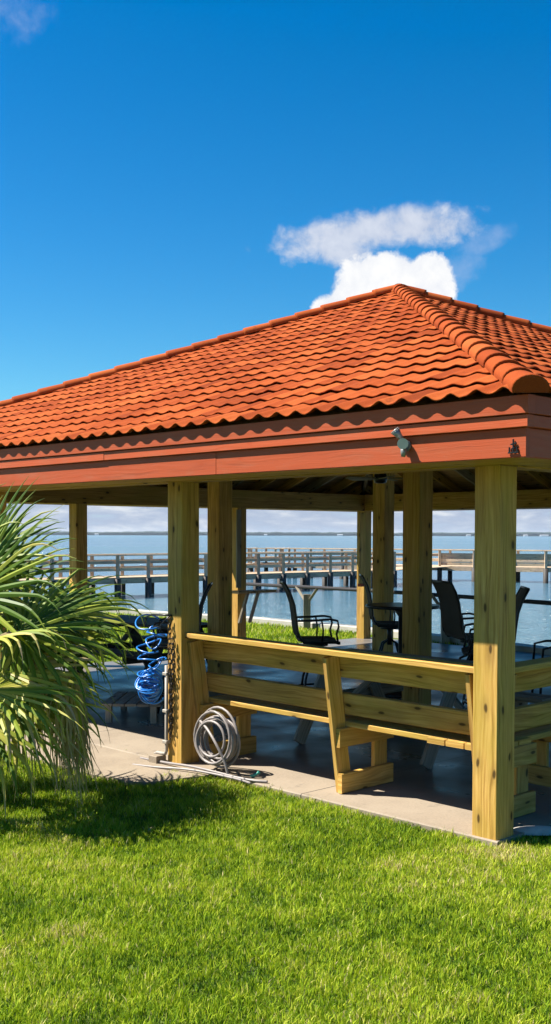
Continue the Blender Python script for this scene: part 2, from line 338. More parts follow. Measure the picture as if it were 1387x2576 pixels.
# ------------------------------------------------------------------ mesh helpers
class MB:
    def __init__(s): s.v = []; s.f = []; s.uv = []; s.sm = []
    def face(s, idx, uv=None, smooth=False):
        s.f.append(tuple(idx)); s.uv.append(uv if uv else [(0, 0)] * len(idx)); s.sm.append(smooth)
    def bar(s, p0, p1, w, h, up=(0, 0, 1), ch=0.004, uoff=None):
        """chamfered board from p0 to p1; w sideways, h along up; UV in metres, U along the board"""
        p0, p1, up = Vector(p0), Vector(p1), Vector(up)
        d = (p1 - p0); L = d.length; d.normalize()
        side = d.cross(up)
        if side.length < 1e-6: side = d.cross(Vector((1, 0, 0)))
        side.normalize(); u2 = side.cross(d).normalized()
        ch = min(ch, w * 0.25, h * 0.25); a, b = w / 2, h / 2
        prof = [(-a + ch, -b), (a - ch, -b), (a, -b + ch), (a, b - ch), (a - ch, b), (-a + ch, b), (-a, b - ch), (-a, -b + ch)]
        uo = random.uniform(0, 20) if uoff is None else uoff; vo = random.uniform(0, 5)
        base = len(s.v)
        for p in (p0, p1):
            for x, y in prof: s.v.append(p + side * x + u2 * y)
        per = [0]
        for i in range(8):
            x0, y0 = prof[i]; x1, y1 = prof[(i + 1) % 8]; per.append(per[-1] + math.hypot(x1 - x0, y1 - y0))
        for i in range(8):
            j = (i + 1) % 8
            s.face((base + i, base + j, base + 8 + j, base + 8 + i), [(uo, vo + per[i]), (uo, vo + per[i + 1]), (uo + L, vo + per[i + 1]), (uo + L, vo + per[i])])
        s.face([base + i for i in reversed(range(8))], [(uo + prof[i][0] * .3, vo + prof[i][1]) for i in reversed(range(8))])
        s.face([base + 8 + i for i in range(8)], [(uo + L + prof[i][0] * .3, vo + prof[i][1]) for i in range(8)])
        return s
    def box(s, x0, x1, y0, y1, z0, z1, axis=None, ch=0.004):
        dx, dy, dz = x1 - x0, y1 - y0, z1 - z0
        if axis is None: axis = 'xyz'[[dx, dy, dz].index(max(dx, dy, dz))]
        cx, cy, cz = (x0 + x1) / 2, (y0 + y1) / 2, (z0 + z1) / 2
        if axis == 'x': return s.bar((x0, cy, cz), (x1, cy, cz), dy, dz, ch=ch)
        if axis == 'y': return s.bar((cx, y0, cz), (cx, y1, cz), dx, dz, ch=ch)
        return s.bar((cx, cy, z0), (cx, cy, z1), dx, dy, up=(0, 1, 0), ch=ch)
    def tube(s, pts, r, n=8, closed=False, caps=True):
        pts = [Vector(p) for p in pts]; k = len(pts)
        rr = r if isinstance(r, (list, tuple)) else [r] * k
        base = len(s.v); prev = None; run = 0.0; us = []
        for i, p in enumerate(pts):
            if closed: t = pts[(i + 1) % k] - pts[i - 1]
            else: t = pts[min(i + 1, k - 1)] - pts[max(i - 1, 0)]
            if t.length < 1e-9: t = Vector((0, 0, 1))
            t.normalize()
            if prev is None:
                a = Vector((0, 0, 1)) if abs(t.z) < 0.9 else Vector((1, 0, 0))
                nn = t.cross(a).normalized()
            else:
                nn = (prev - t * prev.dot(t))
                nn = nn.normalized() if nn.length > 1e-6 else t.orthogonal().normalized()
            prev = nn; bb = t.cross(nn)
            for j in range(n):
                a = 2 * math.pi * j / n; s.v.append(p + (nn * math.cos(a) + bb * math.sin(a)) * rr[i])
            if i: run += (pts[i] - pts[i - 1]).length
            us.append(run)
        m = k if closed else k - 1
        for i in range(m):
            i2 = (i + 1) % k
            for j in range(n):
                j2 = (j + 1) % n
                s.face((base + i * n + j, base + i * n + j2, base + i2 * n + j2, base + i2 * n + j),
                       [(us[i], j / n * .3), (us[i], (j + 1) / n * .3), (us[i] + .05, (j + 1) / n * .3), (us[i] + .05, j / n * .3)], True)
        if caps and not closed:
            s.face([base + j for j in reversed(range(n))]); s.face([base + (k - 1) * n + j for j in range(n)])
        return s
    def lathe(s, c, prof, n=20):
        """prof: (radius, z) pairs about the vertical axis through c"""
        c = Vector(c); base = len(s.v)
        for r, z in prof:
            for j in range(n):
                a = 2 * math.pi * j / n; s.v.append(c + Vector((r * math.cos(a), r * math.sin(a), z)))
        for i in range(len(prof) - 1):
            for j in range(n):
                j2 = (j + 1) % n
                s.face((base + i * n + j, base + i * n + j2, base + (i + 1) * n + j2, base + (i + 1) * n + j), None, True)
        s.face([base + j for j in reversed(range(n))]); s.face([base + (len(prof) - 1) * n + j for j in range(n)])
        return s
    def sheet(s, grid, uvs=None, smooth=True):
        """grid[i][j] of points"""
        base = len(s.v); nr, nc = len(grid), len(grid[0])
        for row in grid: s.v.extend(Vector(p) for p in row)
        for i in range(nr - 1):
            for j in range(nc - 1):
                q = (base + i * nc + j, base + i * nc + j + 1, base + (i + 1) * nc + j + 1, base + (i + 1) * nc + j)
                s.face(q, [(j * .1, i * .1), (j * .1 + .1, i * .1), (j * .1 + .1, i * .1 + .1), (j * .1, i * .1 + .1)], smooth)
        return s
    def build(s, name, mat, parent=None, attr=None):
        me = bpy.data.meshes.new(name)
        me.from_pydata([tuple(v) for v in s.v], [], s.f)
        uvl = me.uv_layers.new(name='UVMap')
        flat = [c for f in s.uv for p in f for c in p]
        uvl.data.foreach_set('uv', flat)
        me.polygons.foreach_set('use_smooth', s.sm)
        me.materials.append(mat)
        me.update()
        o = bpy.data.objects.new(name, me); col.objects.link(o)
        if parent is not None: o.parent = parent
        return o
def add_attr(o, values, name='shade'):
    a = o.data.attributes.new(name, 'FLOAT', 'POINT'); a.data.foreach_set('value', np.asarray(values, dtype=np.float32))
def tag(o, label=None, cat=None, group=None, kind=None):
    if label: o['label'] = label
    if cat: o['category'] = cat
    if group: o['group'] = group
    if kind: o['kind'] = kind
    return o
def empty(name, loc=(0, 0, 0), rz=0.0, mat=None):
    e = bpy.data.objects.new(name, None); col.objects.link(e); e.empty_display_size = 0.2
    if mat is not None: e.matrix_world = mat
    else: e.location = loc; e.rotation_euler = (0, 0, rz)
    return e
def copy_tree(o, parent=None):
    c = o.copy(); col.objects.link(c)
    if parent is not None: c.parent = parent
    for ch in list(o.children): copy_tree(ch, c)
    return c

# ================================================================== THE SETTING
L = 2.99 * 3                       # between the outer post centres
S1 = 2.99
HW = 0.092                         # half an outer post

# seawall line (world x, y), from the far left round to the right
WALL = [(-160, 92), (-60, 56), (-40, 48), (-22, 38.5), (-12, 31.6), (-6, 27.3), (-3.9, 25.8), (-2.5, 24.55), (-0.44, 23.0), (1.5, 20.9), (3.2, 18.6), (4.2, 17.0), (6.2, 13.8), (9, 9.5), (13, 4), (20, -8), (26, -30), (30, -80)]
def lawn_height(x, y):
    return -0.035 + 0.012 * math.sin(x * 1.3 + 1) * math.sin(y * 0.9)
mb = MB()
pts = [Vector((x, y, -0.02)) for x, y in WALL] + [Vector((-160, -80, -0.05))]
mb.v = pts
mb.face(list(range(len(pts))))
lawn = mb.build('lawn_ground', LAWN); tag(lawn, 'green lawn ground around the pavilion', None, None, 'structure')
lawn.location.z = -0.02
# water out to the horizon, and the bed
mb = MB(); g = [[Vector((x, y, -1.2)) for x in (-4900, -200, 200, 4900)] for y in (-300, 60, 400, 4900)]
mb.sheet(g); w = mb.build('water', WATER); tag(w, 'calm blue bay water', None, None, 'structure')
mb = MB(); mb.sheet([[Vector((x, y, -3.2)) for x in (-4900, 4900)] for y in (-300, 4900)])
w = mb.build('seabed', MUD); tag(w, 'sea bed', None, None, 'structure')

# seawall: vertical face and pale cap
sw = empty('seawall', (0, 0, 0)); tag(sw, 'low seawall with a pale concrete cap along the edge of the lawn', 'seawall')
mb = MB()
for (x0, y0), (x1, y1) in zip(WALL[:-1], WALL[1:]):
    mb.bar((x0, y0, 0.02), (x1, y1, 0.02), 0.30, 0.13, ch=0.01)
mb.build('wall_cap', CAPC, sw)
mb = MB()
for (x0, y0), (x1, y1) in zip(WALL[:-1], WALL[1:]):
    mb.bar((x0, y0, -1.05), (x1, y1, -1.05), 0.16, 2.0, ch=0.01)
mb.build('wall_face', simple('seawall_face', (0.32, 0.29, 0.24), 0.9), sw)

# patio slab (pavilion frame) with roof shade painted into its colour
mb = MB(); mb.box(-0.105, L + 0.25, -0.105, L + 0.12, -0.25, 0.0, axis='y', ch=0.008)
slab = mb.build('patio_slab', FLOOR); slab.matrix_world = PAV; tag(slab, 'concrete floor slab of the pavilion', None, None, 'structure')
# walkway along the left side (irregular worn outline)
mb = MB()
out = []
random.seed(3)
for i in range(26):
    s = 2.62 + i * 0.5
    out.append((-0.80 + random.uniform(-.03, .03), s))
out[0] = (-0.74, 2.74)
inner = [(-0.107, 16.0), (-0.107, 2.50)]
front = [(-0.2, 2.50), (-0.36, 2.545), (-0.52, 2.57), (-0.66, 2.62)]
poly = front + out + inner
n0 = len(poly)
mb.v = [Vector((t, s, -0.008)) for t, s in poly] + [Vector((t, s, -0.2)) for t, s in poly]
mb.face(list(range(n0)))
for i in range(n0): mb.face((i, (i + 1) % n0, n0 + (i + 1) % n0, n0 + i))
path = mb.build('concrete_path', CONC); path.matrix_world = PAV; tag(path, 'pale concrete path beside the pavilion', None, None, 'structure')

# ---- far shore
mb = MB(); rows = []
N = 700
top = []; 
for i in range(N + 1):
    x = -1500 + 3000 * i / N
    h = 7.0 + 1.6 * mnoise.noise(Vector((x * 0.006, 3.1, 0))) + 1.2 * mnoise.noise(Vector((x * 0.05, 1.7, 0))) + 0.8 * mnoise.noise(Vector((x * 0.2, 5.7, 0)))
    if x > 520: h += 2.0 * min(1, (x - 520) / 120) * (0.6 + 0.8 * mnoise.noise(Vector((x * 0.03, 9.1, 0))))
    top.append((x, max(3.0, h)))
grid = [[Vector((x, 2500, -1.3)) for x, h in top], [Vector((x, 2498, -1.2 + h * .7)) for x, h in top], [Vector((x, 2504 + 3 * math.sin(x), -1.2 + h + 1.2)) for x, h in top], [Vector((x, 2560, -1.2 + h + 1.0)) for x, h in top], [Vector((x, 2700, -1.3)) for x, h in top]]
mb.sheet(grid); o = mb.build('far_shore', FAR); tag(o, 'wooded shore on the far side of the bay', None, None, 'structure')
# white houses on the far shore
shore_px = [(243, 'tiny white building on the far shore, leftmost of all'),
            (497, 'tiny white building on the far shore, in the narrow gap beside the chain post'),
            (668, 'tiny white building on the far shore, left part of the widest opening'),
            (855, 'tiny white building on the far shore, at the right end of the widest opening'),
            (1178, 'tiny white building on the far shore, just left of the nearest post'),
            (1322, 'small white building on the far shore, just right of the nearest post'),
            (1368, 'widest white building on the far shore, at the right edge')]
roofm = simple('pale_roof', (0.45, 0.47, 0.5), 0.7)
for i, (px, lb) in enumerate(shore_px):
    X = (px - 693) / F * 2440; wdt = (8, 6, 7, 12, 9, 9, 18)[i]; h = 2.4
    e = empty('shore_house', (X, 2440, -1.3)); tag(e, lb, 'house', 'white houses on the far shore')
    mb = MB(); mb.box(-wdt / 2, wdt / 2, -4, 4, 0, h); mb.build('wall', WHITE, e)
    mb = MB(); mb.v = [Vector(p) for p in ((-wdt / 2 - .4, -4.5, h), (wdt / 2 + .4, -4.5, h), (wdt / 2 + .4, 4.5, h), (-wdt / 2 - .4, 4.5, h), (-wdt / 2, 0, h + 1.3), (wdt / 2, 0, h + 1.3))]
    for f in ((0, 1, 5, 4), (2, 3, 4, 5), (1, 2, 5), (3, 0, 4), (3, 2, 1, 0)): mb.face(f)
    mb.build('roof', roofm, e)

# ================================================================== PAVILION
pav = empty('pavilion', mat=PAV)
tag(pav, 'open timber pavilion with a hipped orange tile roof on thick pine posts', 'pavilion')
E_ = 0.680; ZE = 2.572; TAN = (4.70 - ZE) / (L / 2 + E_)
RW = L + 2 * E_; HALF = RW / 2
ZB = 2.25
# posts
HI = 0.107
for i in range(4):
    for j in range(4):
        inner_ = i in (1, 2) and j in (1, 2)
        x, y = i * S1, j * S1
        h = HI if inner_ else HW
        zt = (ZE + (S1 + E_) * TAN - 0.20) if inner_ else ZB - 0.001
        mb = MB(); mb.bar((x, y, -0.15), (x, y, zt), 2 * h, 2 * h, up=(0, 1, 0), ch=0.007)
        mb.build('post', WOOD, pav)
# ring beams on the outer posts
for (a, b) in (((0, -HW), (0, L + HW)), ((L, -HW), (L, L + HW))):
    mb = MB(); mb.bar((a[0], a[1], ZB + .14), (b[0], b[1], ZB + .14), 2 * HW + .006, .28); mb.build('beam', WOOD, pav)
for y in (0, L):
    mb = MB(); mb.bar((HW + .004, y, ZB + .14), (L - HW - .004, y, ZB + .14), 2 * HW + .006, .28); mb.build('beam', WOOD, pav)
# inner ring girders under the rafters
zi = ZE + (S1 + E_) * TAN - 0.32
for (a, b) in (((S1, S1), (S1, 2 * S1)), ((2 * S1, S1), (2 * S1, 2 * S1))):
    mb = MB(); mb.bar((a[0], a[1] + HI, zi), (b[0], b[1] - HI, zi), .09, .24); mb.build('girder', WOODD, pav)
for y in (S1, 2 * S1):
    mb = MB(); mb.bar((S1 + HI, y, zi), (2 * S1 - HI, y, zi), .09, .24); mb.build('girder', WOODD, pav)
# soffit
for k in range(4):
    x0, x1 = -0.558, -HW - .006
    mb = MB()
    if k == 0: mb.box(x0, x1, -0.556, L + 0.556, ZB + .006, ZB + .022, axis='y')
    if k == 1: mb.box(L - x1, L - x0, -0.556, L + 0.556, ZB + .006, ZB + .022, axis='y')
    if k == 2: mb.box(x1 + .002, L - x1 - .002, x0, x1, ZB + .006, ZB + .022, axis='x')
    if k == 3: mb.box(x1 + .002, L - x1 - .002, L - x1, L - x0, ZB + .006, ZB + .022, axis='x')
    mb.build('soffit', WOOD, pav)
# fascia boards: big board, proud middle board, frieze board
def ring(name, out_, thick, z0, z1, mat):
    for k in range(4):
        mb = MB(); a = out_; b = out_ - thick
        off = {'fascia_board': 0.0, 'fascia_trim': 1.3, 'frieze_board': 2.2}[name]
        cuts = [-a] + [c_ + off for c_ in (1.9, 5.5) if c_ + off < L] + [L + a]
        for c0, c1 in zip(cuts[:-1], cuts[1:]):
            dz = random.uniform(-.0025, .0025)
            if k == 0: mb.box(-a + dz, -b, c0, c1 - .003, z0, z1, axis='y', ch=.003)
            if k == 1: mb.box(L + b, L + a + dz, c0, c1 - .003, z0, z1, axis='y', ch=.003)
        if k == 2: mb.box(-b + .002, L + b - .002, -a + .001, -b, z0, z1, axis='x', ch=.003)
        if k == 3: mb.box(-b + .002, L + b - .002, L + b, L + a - .001, z0, z1, axis='x', ch=.003)
        mb.build(name, mat, pav)
ring('fascia_board', 0.600, 0.040, ZB, 2.405, FASCIA)
ring('fascia_trim', 0.624, 0.060, 2.407, 2.472, FASCIA)
ring('frieze_board', 0.636, 0.070, 2.476, 2.575, FASCIA)

# tile surface
NWAVE = 60; NC = 21; SUB = 8
C = L / 2
def facept(k, u, v, z):
    """u along the eave (0..RW), v inwards; k = 0 near-left side, 1 = near-right side, 2, 3 far sides"""
    a, b = -E_ + v, L + E_ - u
    if k == 0: return (a, b, z)
    if k == 1: return (L - b, a, z)           # eave along x at y = -E
    if k == 2: return (L - a, L - b, z)
    return (b, L - a, z)
wl = RW / NWAVE
def wave(u):
    p = 0.5 + 0.5 * math.cos(2 * math.pi * u / wl)
    return p ** 1.5
cosp = 1 / math.sqrt(1 + TAN * TAN)
for k in range(4):
    mb = MB(); ncol = NWAVE * SUB
    us = [RW * i / ncol for i in range(ncol + 1)]
    wv = [wave(u) for u in us]
    rnd = random.Random(50 + k)
    jit = [[rnd.uniform(-.007, .007) for _ in range(NWAVE + 1)] for _ in range(NC)]
    cH = HALF / NC
    for c in range(NC):
        v0 = c * cH; v1 = v0 + cH
        rows = [(v0 + .05, 0.008, 0), (v0, 0.0135, 0), (v0, 0.0210, 0), (v0 + cH * .12, 0.020, .12), (v0 + cH * .55, 0.012, .55), (v1 + .055, -0.003, 1.0)]
        base = len(mb.v)
        for ri, (v, lift, fr) in enumerate(rows):
            for i, u in enumerate(us):
                vm = min(u, RW - u)
                vv = min(v, vm)
                jj = jit[c][min(NWAVE, int(u / wl + .5))]
                vj = vv + (jj if ri < 4 and vv > 0.01 else 0)
                z = ZE + vv * TAN + (wv[i] * (0.028 - 0.014 * fr if c == 0 else 0.014) + lift + (jj * .6 if ri else 0)) / cosp
                mb.v.append(Vector(facept(k, u, vj, z)))
        for ri in range(len(rows) - 1):
            for i in range(ncol):
                if min(us[i + 1], RW - us[i]) < v0 - 1e-6 and min(us[i], RW - us[i + 1]) < v0: 
                    continue
                a = base + ri * (ncol + 1) + i
                tu0, tu1 = us[i] / wl + .5, us[i + 1] / wl + .5
                mb.face((a, a + 1, a + ncol + 2, a + ncol + 1), [(tu0, c + rows[ri][2] * .9), (tu1, c + rows[ri][2] * .9), (tu1, c + rows[ri + 1][2] * .9), (tu0, c + rows[ri + 1][2] * .9)], ri > 0)
    mb.build('roof', TILES, pav)
# roof deck underside
mb = MB(); o_ = E_ - 0.07; zz = ZE + 0.05 * TAN - .045
ap = Vector((C, C, zz + (L / 2 + o_) * TAN))
cs = [Vector((-o_, -o_, zz)), Vector((L + o_, -o_, zz)), Vector((L + o_, L + o_, zz)), Vector((-o_, L + o_, zz))]
mb.v = cs + [ap]
for i in range(4):
    a, b = cs[i], cs[(i + 1) % 4]
    mb.face((i, (i + 1) % 4, 4), [(0, 0), (L, 0), (L / 2, 5)])
mb.build('roof_deck', WOODD, pav)
# rafters
def zdeck(v): return zz + v * TAN - 0.085
for k in range(4):
    for i in range(1, 17):
        u = RW * i / 17
        v1 = min(u, RW - u) - .05
        p0 = facept(k, u, 0.12, zdeck(0.05)); p1 = facept(k, u, v1, zdeck(v1 - .07))
        if v1 < .4: continue
        mb = MB(); mb.bar(p0, p1, .04, .14); mb.build('rafter', WOOD if i % 3 else WOODG, pav)
for k in range(4):
    p0 = facept(k, 0.12, .12, zdeck(0.02)); p1 = facept(k, HALF - .02, HALF - .02, zdeck(HALF - .1))
    mb = MB(); mb.bar(p0, p1, .05, .18); mb.build('hip_rafter', WOODG, pav)
# hip caps: overlapping barrel tiles
for k in range(4):
    mb = MB()
    p0 = Vector(facept(k, -0.005, -0.005, ZE + .03)); p1 = Vector(facept(k, HALF, HALF, ZE + HALF * TAN + .05))
    d = (p1 - p0); LH = d.length; d.normalize(); n_ = 24
    side = d.cross(Vector((0, 0, 1))).normalized(); up = side.cross(d).normalized()
    seg = LH / n_
    for q in range(n_):
        a = q * seg; r0, r1 = 0.090, 0.083
        if q == 0: r0, r1 = .098, .087
        rows = []
        for (aa, rr, lf) in ((a + .004, r0 - .016, .008), (a, r0, .010), (a + .03, r0 + .001, .010), (a + seg * .6, (r0 + r1) / 2, .004), (a + seg * 1.08, r1, -.004)):
            row = []
            for w_ in range(13):
                an = math.pi * (-0.10 + 1.20 * w_ / 12)
                row.append(p0 + d * aa + side * (math.cos(an) * rr) + up * (math.sin(an) * rr * .74 + lf - .020))
            rows.append(row)
        b0 = len(mb.v); mb.sheet(rows)
        for fi in range(len(mb.uv) - 48, len(mb.uv)): mb.uv[fi] = [(900 + k * 40 + q + .5, 7.5)] * 4
        if q == 0:      # closed end of the lowest cap
            row = rows[0]; nb = len(mb.v); mb.v.extend(row); mb.face(list(range(nb, nb + 13)), [(900.5, 3.5)] * 13)
    mb.build('hip_cap', TILES, pav)
# apex cap
mb = MB(); mb.lathe((C, C, ZE + HALF * TAN + .0), [(.14, -.05), (.13, .0), (.09, .035), (.04, .055), (.01, .06)], 16); mb.build('roof_cap', TILES, pav)

# ceiling fan
fan = empty('ceiling_fan', mat=PAV @ Matrix.Translation((4.3, 4.6, 2.50))); tag(fan, 'ceiling fan hanging under the middle of the pavilion roof', 'ceiling fan')
mb = MB(); mb.tube([(0, 0, .1), (0, 0, 1.95)], .015); mb.build('rod', WHITE, fan)
mb = MB(); mb.lathe((0, 0, 0), [(.03, -.06), (.07, -.05), (.08, 0), (.07, .06), (.03, .09)]); mb.build('motor', BLACK, fan)
for q in range(5):
    a = 2 * math.pi * q / 5 + .35
    mb = MB(); mb.bar((.1 * math.cos(a), .1 * math.sin(a), 0), (  .46 * math.cos(a), .46 * math.sin(a), 0.0), .10, .012, up=(.15 * math.sin(a), -.15 * math.cos(a), 1)); mb.build('blade', WOODG, fan)

# ---- flood light on the fascia (near-left side)
def unproj(px, py, t=None, s=None, z=None):
    """design helper: where the sight line of a spot in the photo meets a plane of the pavilion frame"""
    u = (px - 693) / F; v = (py - 1344) / F
    r = R(ROLL)
    d = Vector((u, 1.0, -v)); inv = PAV.inverted()
    o = inv @ Vector((0, 0, EYE)); dd = inv.to_3x3() @ d
    if t is not None: k = (t - o.x) / dd.x
    elif s is not None: k = (s - o.y) / dd.y
    else: k = (z - o.z) / dd.z
    return o + dd * k
q = unproj(1022, 1115, t=-0.60)
fl = empty('flood_light', mat=PAV @ Matrix.Translation((q.x, q.y, 2.365)) @ Matrix.Scale(.72, 4)); tag(fl, 'small grey and white twin flood light fixed to the red fascia board', 'flood light')
mb = MB(); mb.tube([(0, 0, -.02), (-.02, 0, -.02)], .045, 14); mb.tube([(-.02, 0, -.02), (-.05, 0, .0), (-.06, .01, .03)], .012); mb.build('bracket', LAMPM, fl)
mb = MB(); mb.tube([(-.05, .00, .02), (-.075, .025, .065), (-.095, .045, .10)], [.018, .026, .040], 12); mb.tube([(-.0951, .0451, .1001), (-.10, .05, .108)], [.041, .036], 12); mb.build('lamp_head', LAMPM, fl)
mb = MB(); mb.tube([(-.05, 0, -.01), (-.08, -.02, .0), (-.115, -.05, -.01)], [.018, .028, .045], 12); mb.build('lamp_head', BULB, fl)
mb = MB(); mb.tube([(-.05, 0, -.03), (-.06, -.015, -.07), (-.06, -.01, -.11)], [.022, .026, .016], 10); mb.build('sensor', LAMPM, fl)
# ---- small black emblem near the corner
q = unproj(1290, 1126, t=-0.60)
em = empty('fascia_emblem', mat=PAV @ Matrix.Translation((-0.606, q.y, 2.305))); tag(em, 'small black metal emblem on the red fascia by the roof corner', 'emblem')
mb = MB()
for y0, z0, y1, z1 in ((-.032, -.03, .032, -.03), (-.024, -.03, -.024, 0), (.026, -.03, .02, .0), (0, -.03, 0, .042), (-.016, .014, .02, .02), (-.012, -.01, .010, -.005)):
    mb.bar((0, -y0, z0), (0, -y1, z1), .008, .007, up=(1, 0, 0), ch=.001)
mb.build('emblem_plate', BLACK, em)

# ================================================================== BENCHES with slanted backs
def make_bench(swap, label, length=2.76, s0=0.125):
    """authored for the near-left side: runs along y, back towards -x; swap mirrors it to the near-right side"""
    e = empty('park_bench', mat=PAV); tag(e, label, 'bench', 'slat-backed benches between the pavilion posts')
    def T(p):
        return (p[1], p[0], p[2]) if swap else p
    def bar(name, p0, p1, w, h, up, mat=WOOD, parent=e):
        m = MB(); m.bar(T(p0), T(p1), w, h, up=T(up)); return m.build(name, mat, parent)
    s1 = s0 + length
    lean = Vector((0.15, 0, -0.96))      # down the back
    def bx(z): return 0.03 + (0.98 - z) * 0.155   # centre of the upright at height z
    # cap
    bar('back_cap', (0.015, s0 - .03, 1.005), (0.015, s1 + .04, 1.03), .155, .038, (0, 0, 1))
    # back boards (inside of the uprights)
    nrm = Vector((0.96, 0, 0.15)).normalized()
    def board(name, zc, wid):
        x = bx(zc) + .072 + .019
        upv = (Vector((-0.15, 0, 0.96))).normalized()
        bar(name, (x, s0, zc), (x, s1, zc + .014), .038, wid, tuple(upv))
    board('back_board', .895, .15); board('back_board', .630, .155)
    # seat boards
    for k in range(3):
        x = .235 + k * .152
        bar('seat_board', (x, s0, .485), (x, s1, .497), .142, .038, (0, 0, 1))
    # frames
    for s in (s0 + .05, s0 + length * .46, s1 - .0):
        up_v = (-.155, 0, 1)
        z0 = .012
        mm = MB()
        # upright: wide face looks along the bench
        P0, P1 = Vector((bx(z0) + .0, s, z0)), Vector((bx(.982), s, .982))
        mm.bar(T(P0), T(P1), .038, .135, up=T((1, 0, .155)))
        mm.build('back_upright', WOOD, e)
        if swap and s < s0 + .1: continue      # this end rests against the post
        bar('seat_arm', (bx(.41) - .05, s - .039, .40), (.66, s - .039, .40), .038, .135, (0, 0, 1))
        bar('front_leg', (.56, s, 0.01), (.56, s, .462), .038, .14, (1, 0, 0))
        bar('foot_rail', (bx(.07) - .08, s - .039, .075), (.655, s - .039, .075), .038, .14, (0, 0, 1))
    return e
bA = make_bench(False, 'wooden bench seen from behind, between the chain post and the nearest post')
bB = make_bench(True, 'wooden bench to the right of the nearest post, cut by the picture edge')

# ================================================================== PICNIC TABLES
def make_picnic(mat, half=.98, ch=None):
    e = empty('picnic_table')
    for k in range(5):
        m = MB(); x = -.30 + k * .15; m.bar((x, -half, .735), (x, half, .735), .142, .038); m.build('tabletop_board', mat, e)
    for sx in (-1, 1):
        for k in range(2):
            m = MB(); x = sx * (.66 + k * .15); m.bar((x, -half, .435), (x, half, .435), .142, .038); m.build('seat_board', mat, e)
    for y in (-.70, .70):
        for sx in (-1, 1):
            m = MB(); m.bar((sx * .62, y, 0.015), (sx * .22, y, .715), .038, .13, up=(1, 0, 0)); m.build('leg', mat, e)
        m = MB(); m.bar((-.84, y + .04, .37), (.84, y + .04, .37), .038, .09); m.build('seat_support', mat, e)
        m = MB(); m.bar((-.34, y + .04, .67), (.34, y + .04, .67), .038, .09); m.build('top_support', mat, e)
        m = MB(); m.bar((0, y + (.04 if y < 0 else -.04), .33), (0, y * .3, .71), .06, .038, up=(1, 0, 0)); m.build('brace', mat, e)
    return e
pt = make_picnic(WOODG); pt.matrix_world = PAV @ Matrix.Translation((1.80, 2.15, 0.0))
tag(pt, 'weathered grey picnic table with built-in seats behind the wooden bench', 'picnic table')
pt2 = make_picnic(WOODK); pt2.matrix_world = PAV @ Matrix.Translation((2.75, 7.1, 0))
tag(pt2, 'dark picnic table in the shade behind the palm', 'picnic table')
# low platform
lp = empty('low_platform', mat=PAV @ Matrix.Translation((1.05, 5.0, 0)) @ Matrix.Rotation(.75, 4, 'Z')); tag(lp, 'low grey wooden platform on short legs on the shaded slab behind the palm', 'platform')
mb = MB()
for k in range(5): mb.bar((-.42, -.24 + k * .12, .175), (.42, -.24 + k * .12, .175), .112, .025)
mb.build('top', WOODG, lp)
for x in (-.38, .38):
    for y in (-.22, .22): m = MB(); m.bar((x, y, 0), (x, y, .162), .06, .06, up=(0, 1, 0)); m.build('leg', WOODG, lp)

# ================================================================== BAR CHAIRS (dark sling, swivel)
def make_bar_chair():
    e = empty('bar_chair')
    SH = .76
    # seat (faces +x)
    g = []
    for i in range(7):
        x = -.22 + .46 * i / 6
        g.append([Vector((x, -.24 + .48 * j / 6, SH + .02 - .02 * math.sin(math.pi * j / 6) + (.02 if i == 0 else 0) - (.02 if i == 6 else 0))) for j in range(7)])
    gb = [[p - Vector((0, 0, .03)) for p in r] for r in g]
    m = MB(); m.sheet(g); m.sheet(gb)
    for r0, r1 in ((g[0], gb[0]), (g[-1], gb[-1]), ([r[0] for r in g], [r[0] for r in gb]), ([r[-1] for r in g], [r[-1] for r in gb])): m.sheet([r0, r1])
    m.build('seat', SLING, e)
    bk = [(-.20, .02), (-.245, .12), (-.26, .25), (-.28, .38), (-.325, .50), (-.385, .60)]
    g = [[Vector((x + .02 * math.cos(math.pi * (j - 3) / 6), -.235 + .47 * j / 6, SH + z)) for j in range(7)] for x, z in bk]
    gb = [[p + Vector((-.018, 0, -.004)) for p in r] for r in g]
    m = MB(); m.sheet(g); m.sheet(gb)
    for r0, r1 in ((g[0], gb[0]), (g[-1], gb[-1]), ([r[0] for r in g], [r[0] for r in gb]), ([r[-1] for r in g], [r[-1] for r in gb])): m.sheet([r0, r1])
    b = m.build('backrest', SLING, e)
    m = MB()
    for y in (-.245, .245): m.tube([(.23, y, SH - .01), (-.18, y, SH - .01), (-.235, y, SH + .06)] + [(x - .005, y, SH + z) for x, z in bk[1:]], .013)
    m.tube([(-.39, -.245, SH + .605), (-.39, .245, SH + .605)], .013)
    m.build('frame', BLACK, e)
    for y in (-.275, .275):
        m = MB(); m.tube([(-.25, y, SH + .22), (-.05, y, SH + .225), (.12, y, SH + .235), (.20, y, SH + .22), (.215, y, SH + .16), (.19, y, SH + .08), (.21, y * .93, SH + .0)], .012)
        m.tube([(.02, y, SH + .23), (.04, y, SH + .12), (.03, y * .93, SH)], .010)
        m.build('armrest', BLACK, e)
    m = MB(); m.tube([(0, 0, .50), (0, 0, SH - .01)], .035, 12); m.lathe((0, 0, SH - .06), [(.13, 0), (.13, .03)], 14); m.build('swivel', BLACK, e)
    for q in range(4):
        a = math.pi / 4 + q * math.pi / 2; c, s_ = math.cos(a), math.sin(a)
        m = MB(); m.tube([(.03 * c, .03 * s_, .56), (.13 * c, .13 * s_, .52), (.20 * c, .20 * s_, .36), (.24 * c, .24 * s_, .16), (.31 * c, .31 * s_, .01)], .014); m.build('leg', BLACK, e)
    m = MB(); m.tube([(.235 * math.cos(2 * math.pi * q / 24), .235 * math.sin(2 * math.pi * q / 24), .26) for q in range(24)], .011, 8, closed=True); m.build('foot_ring', BLACK, e)
    return e
chair0 = make_bar_chair()
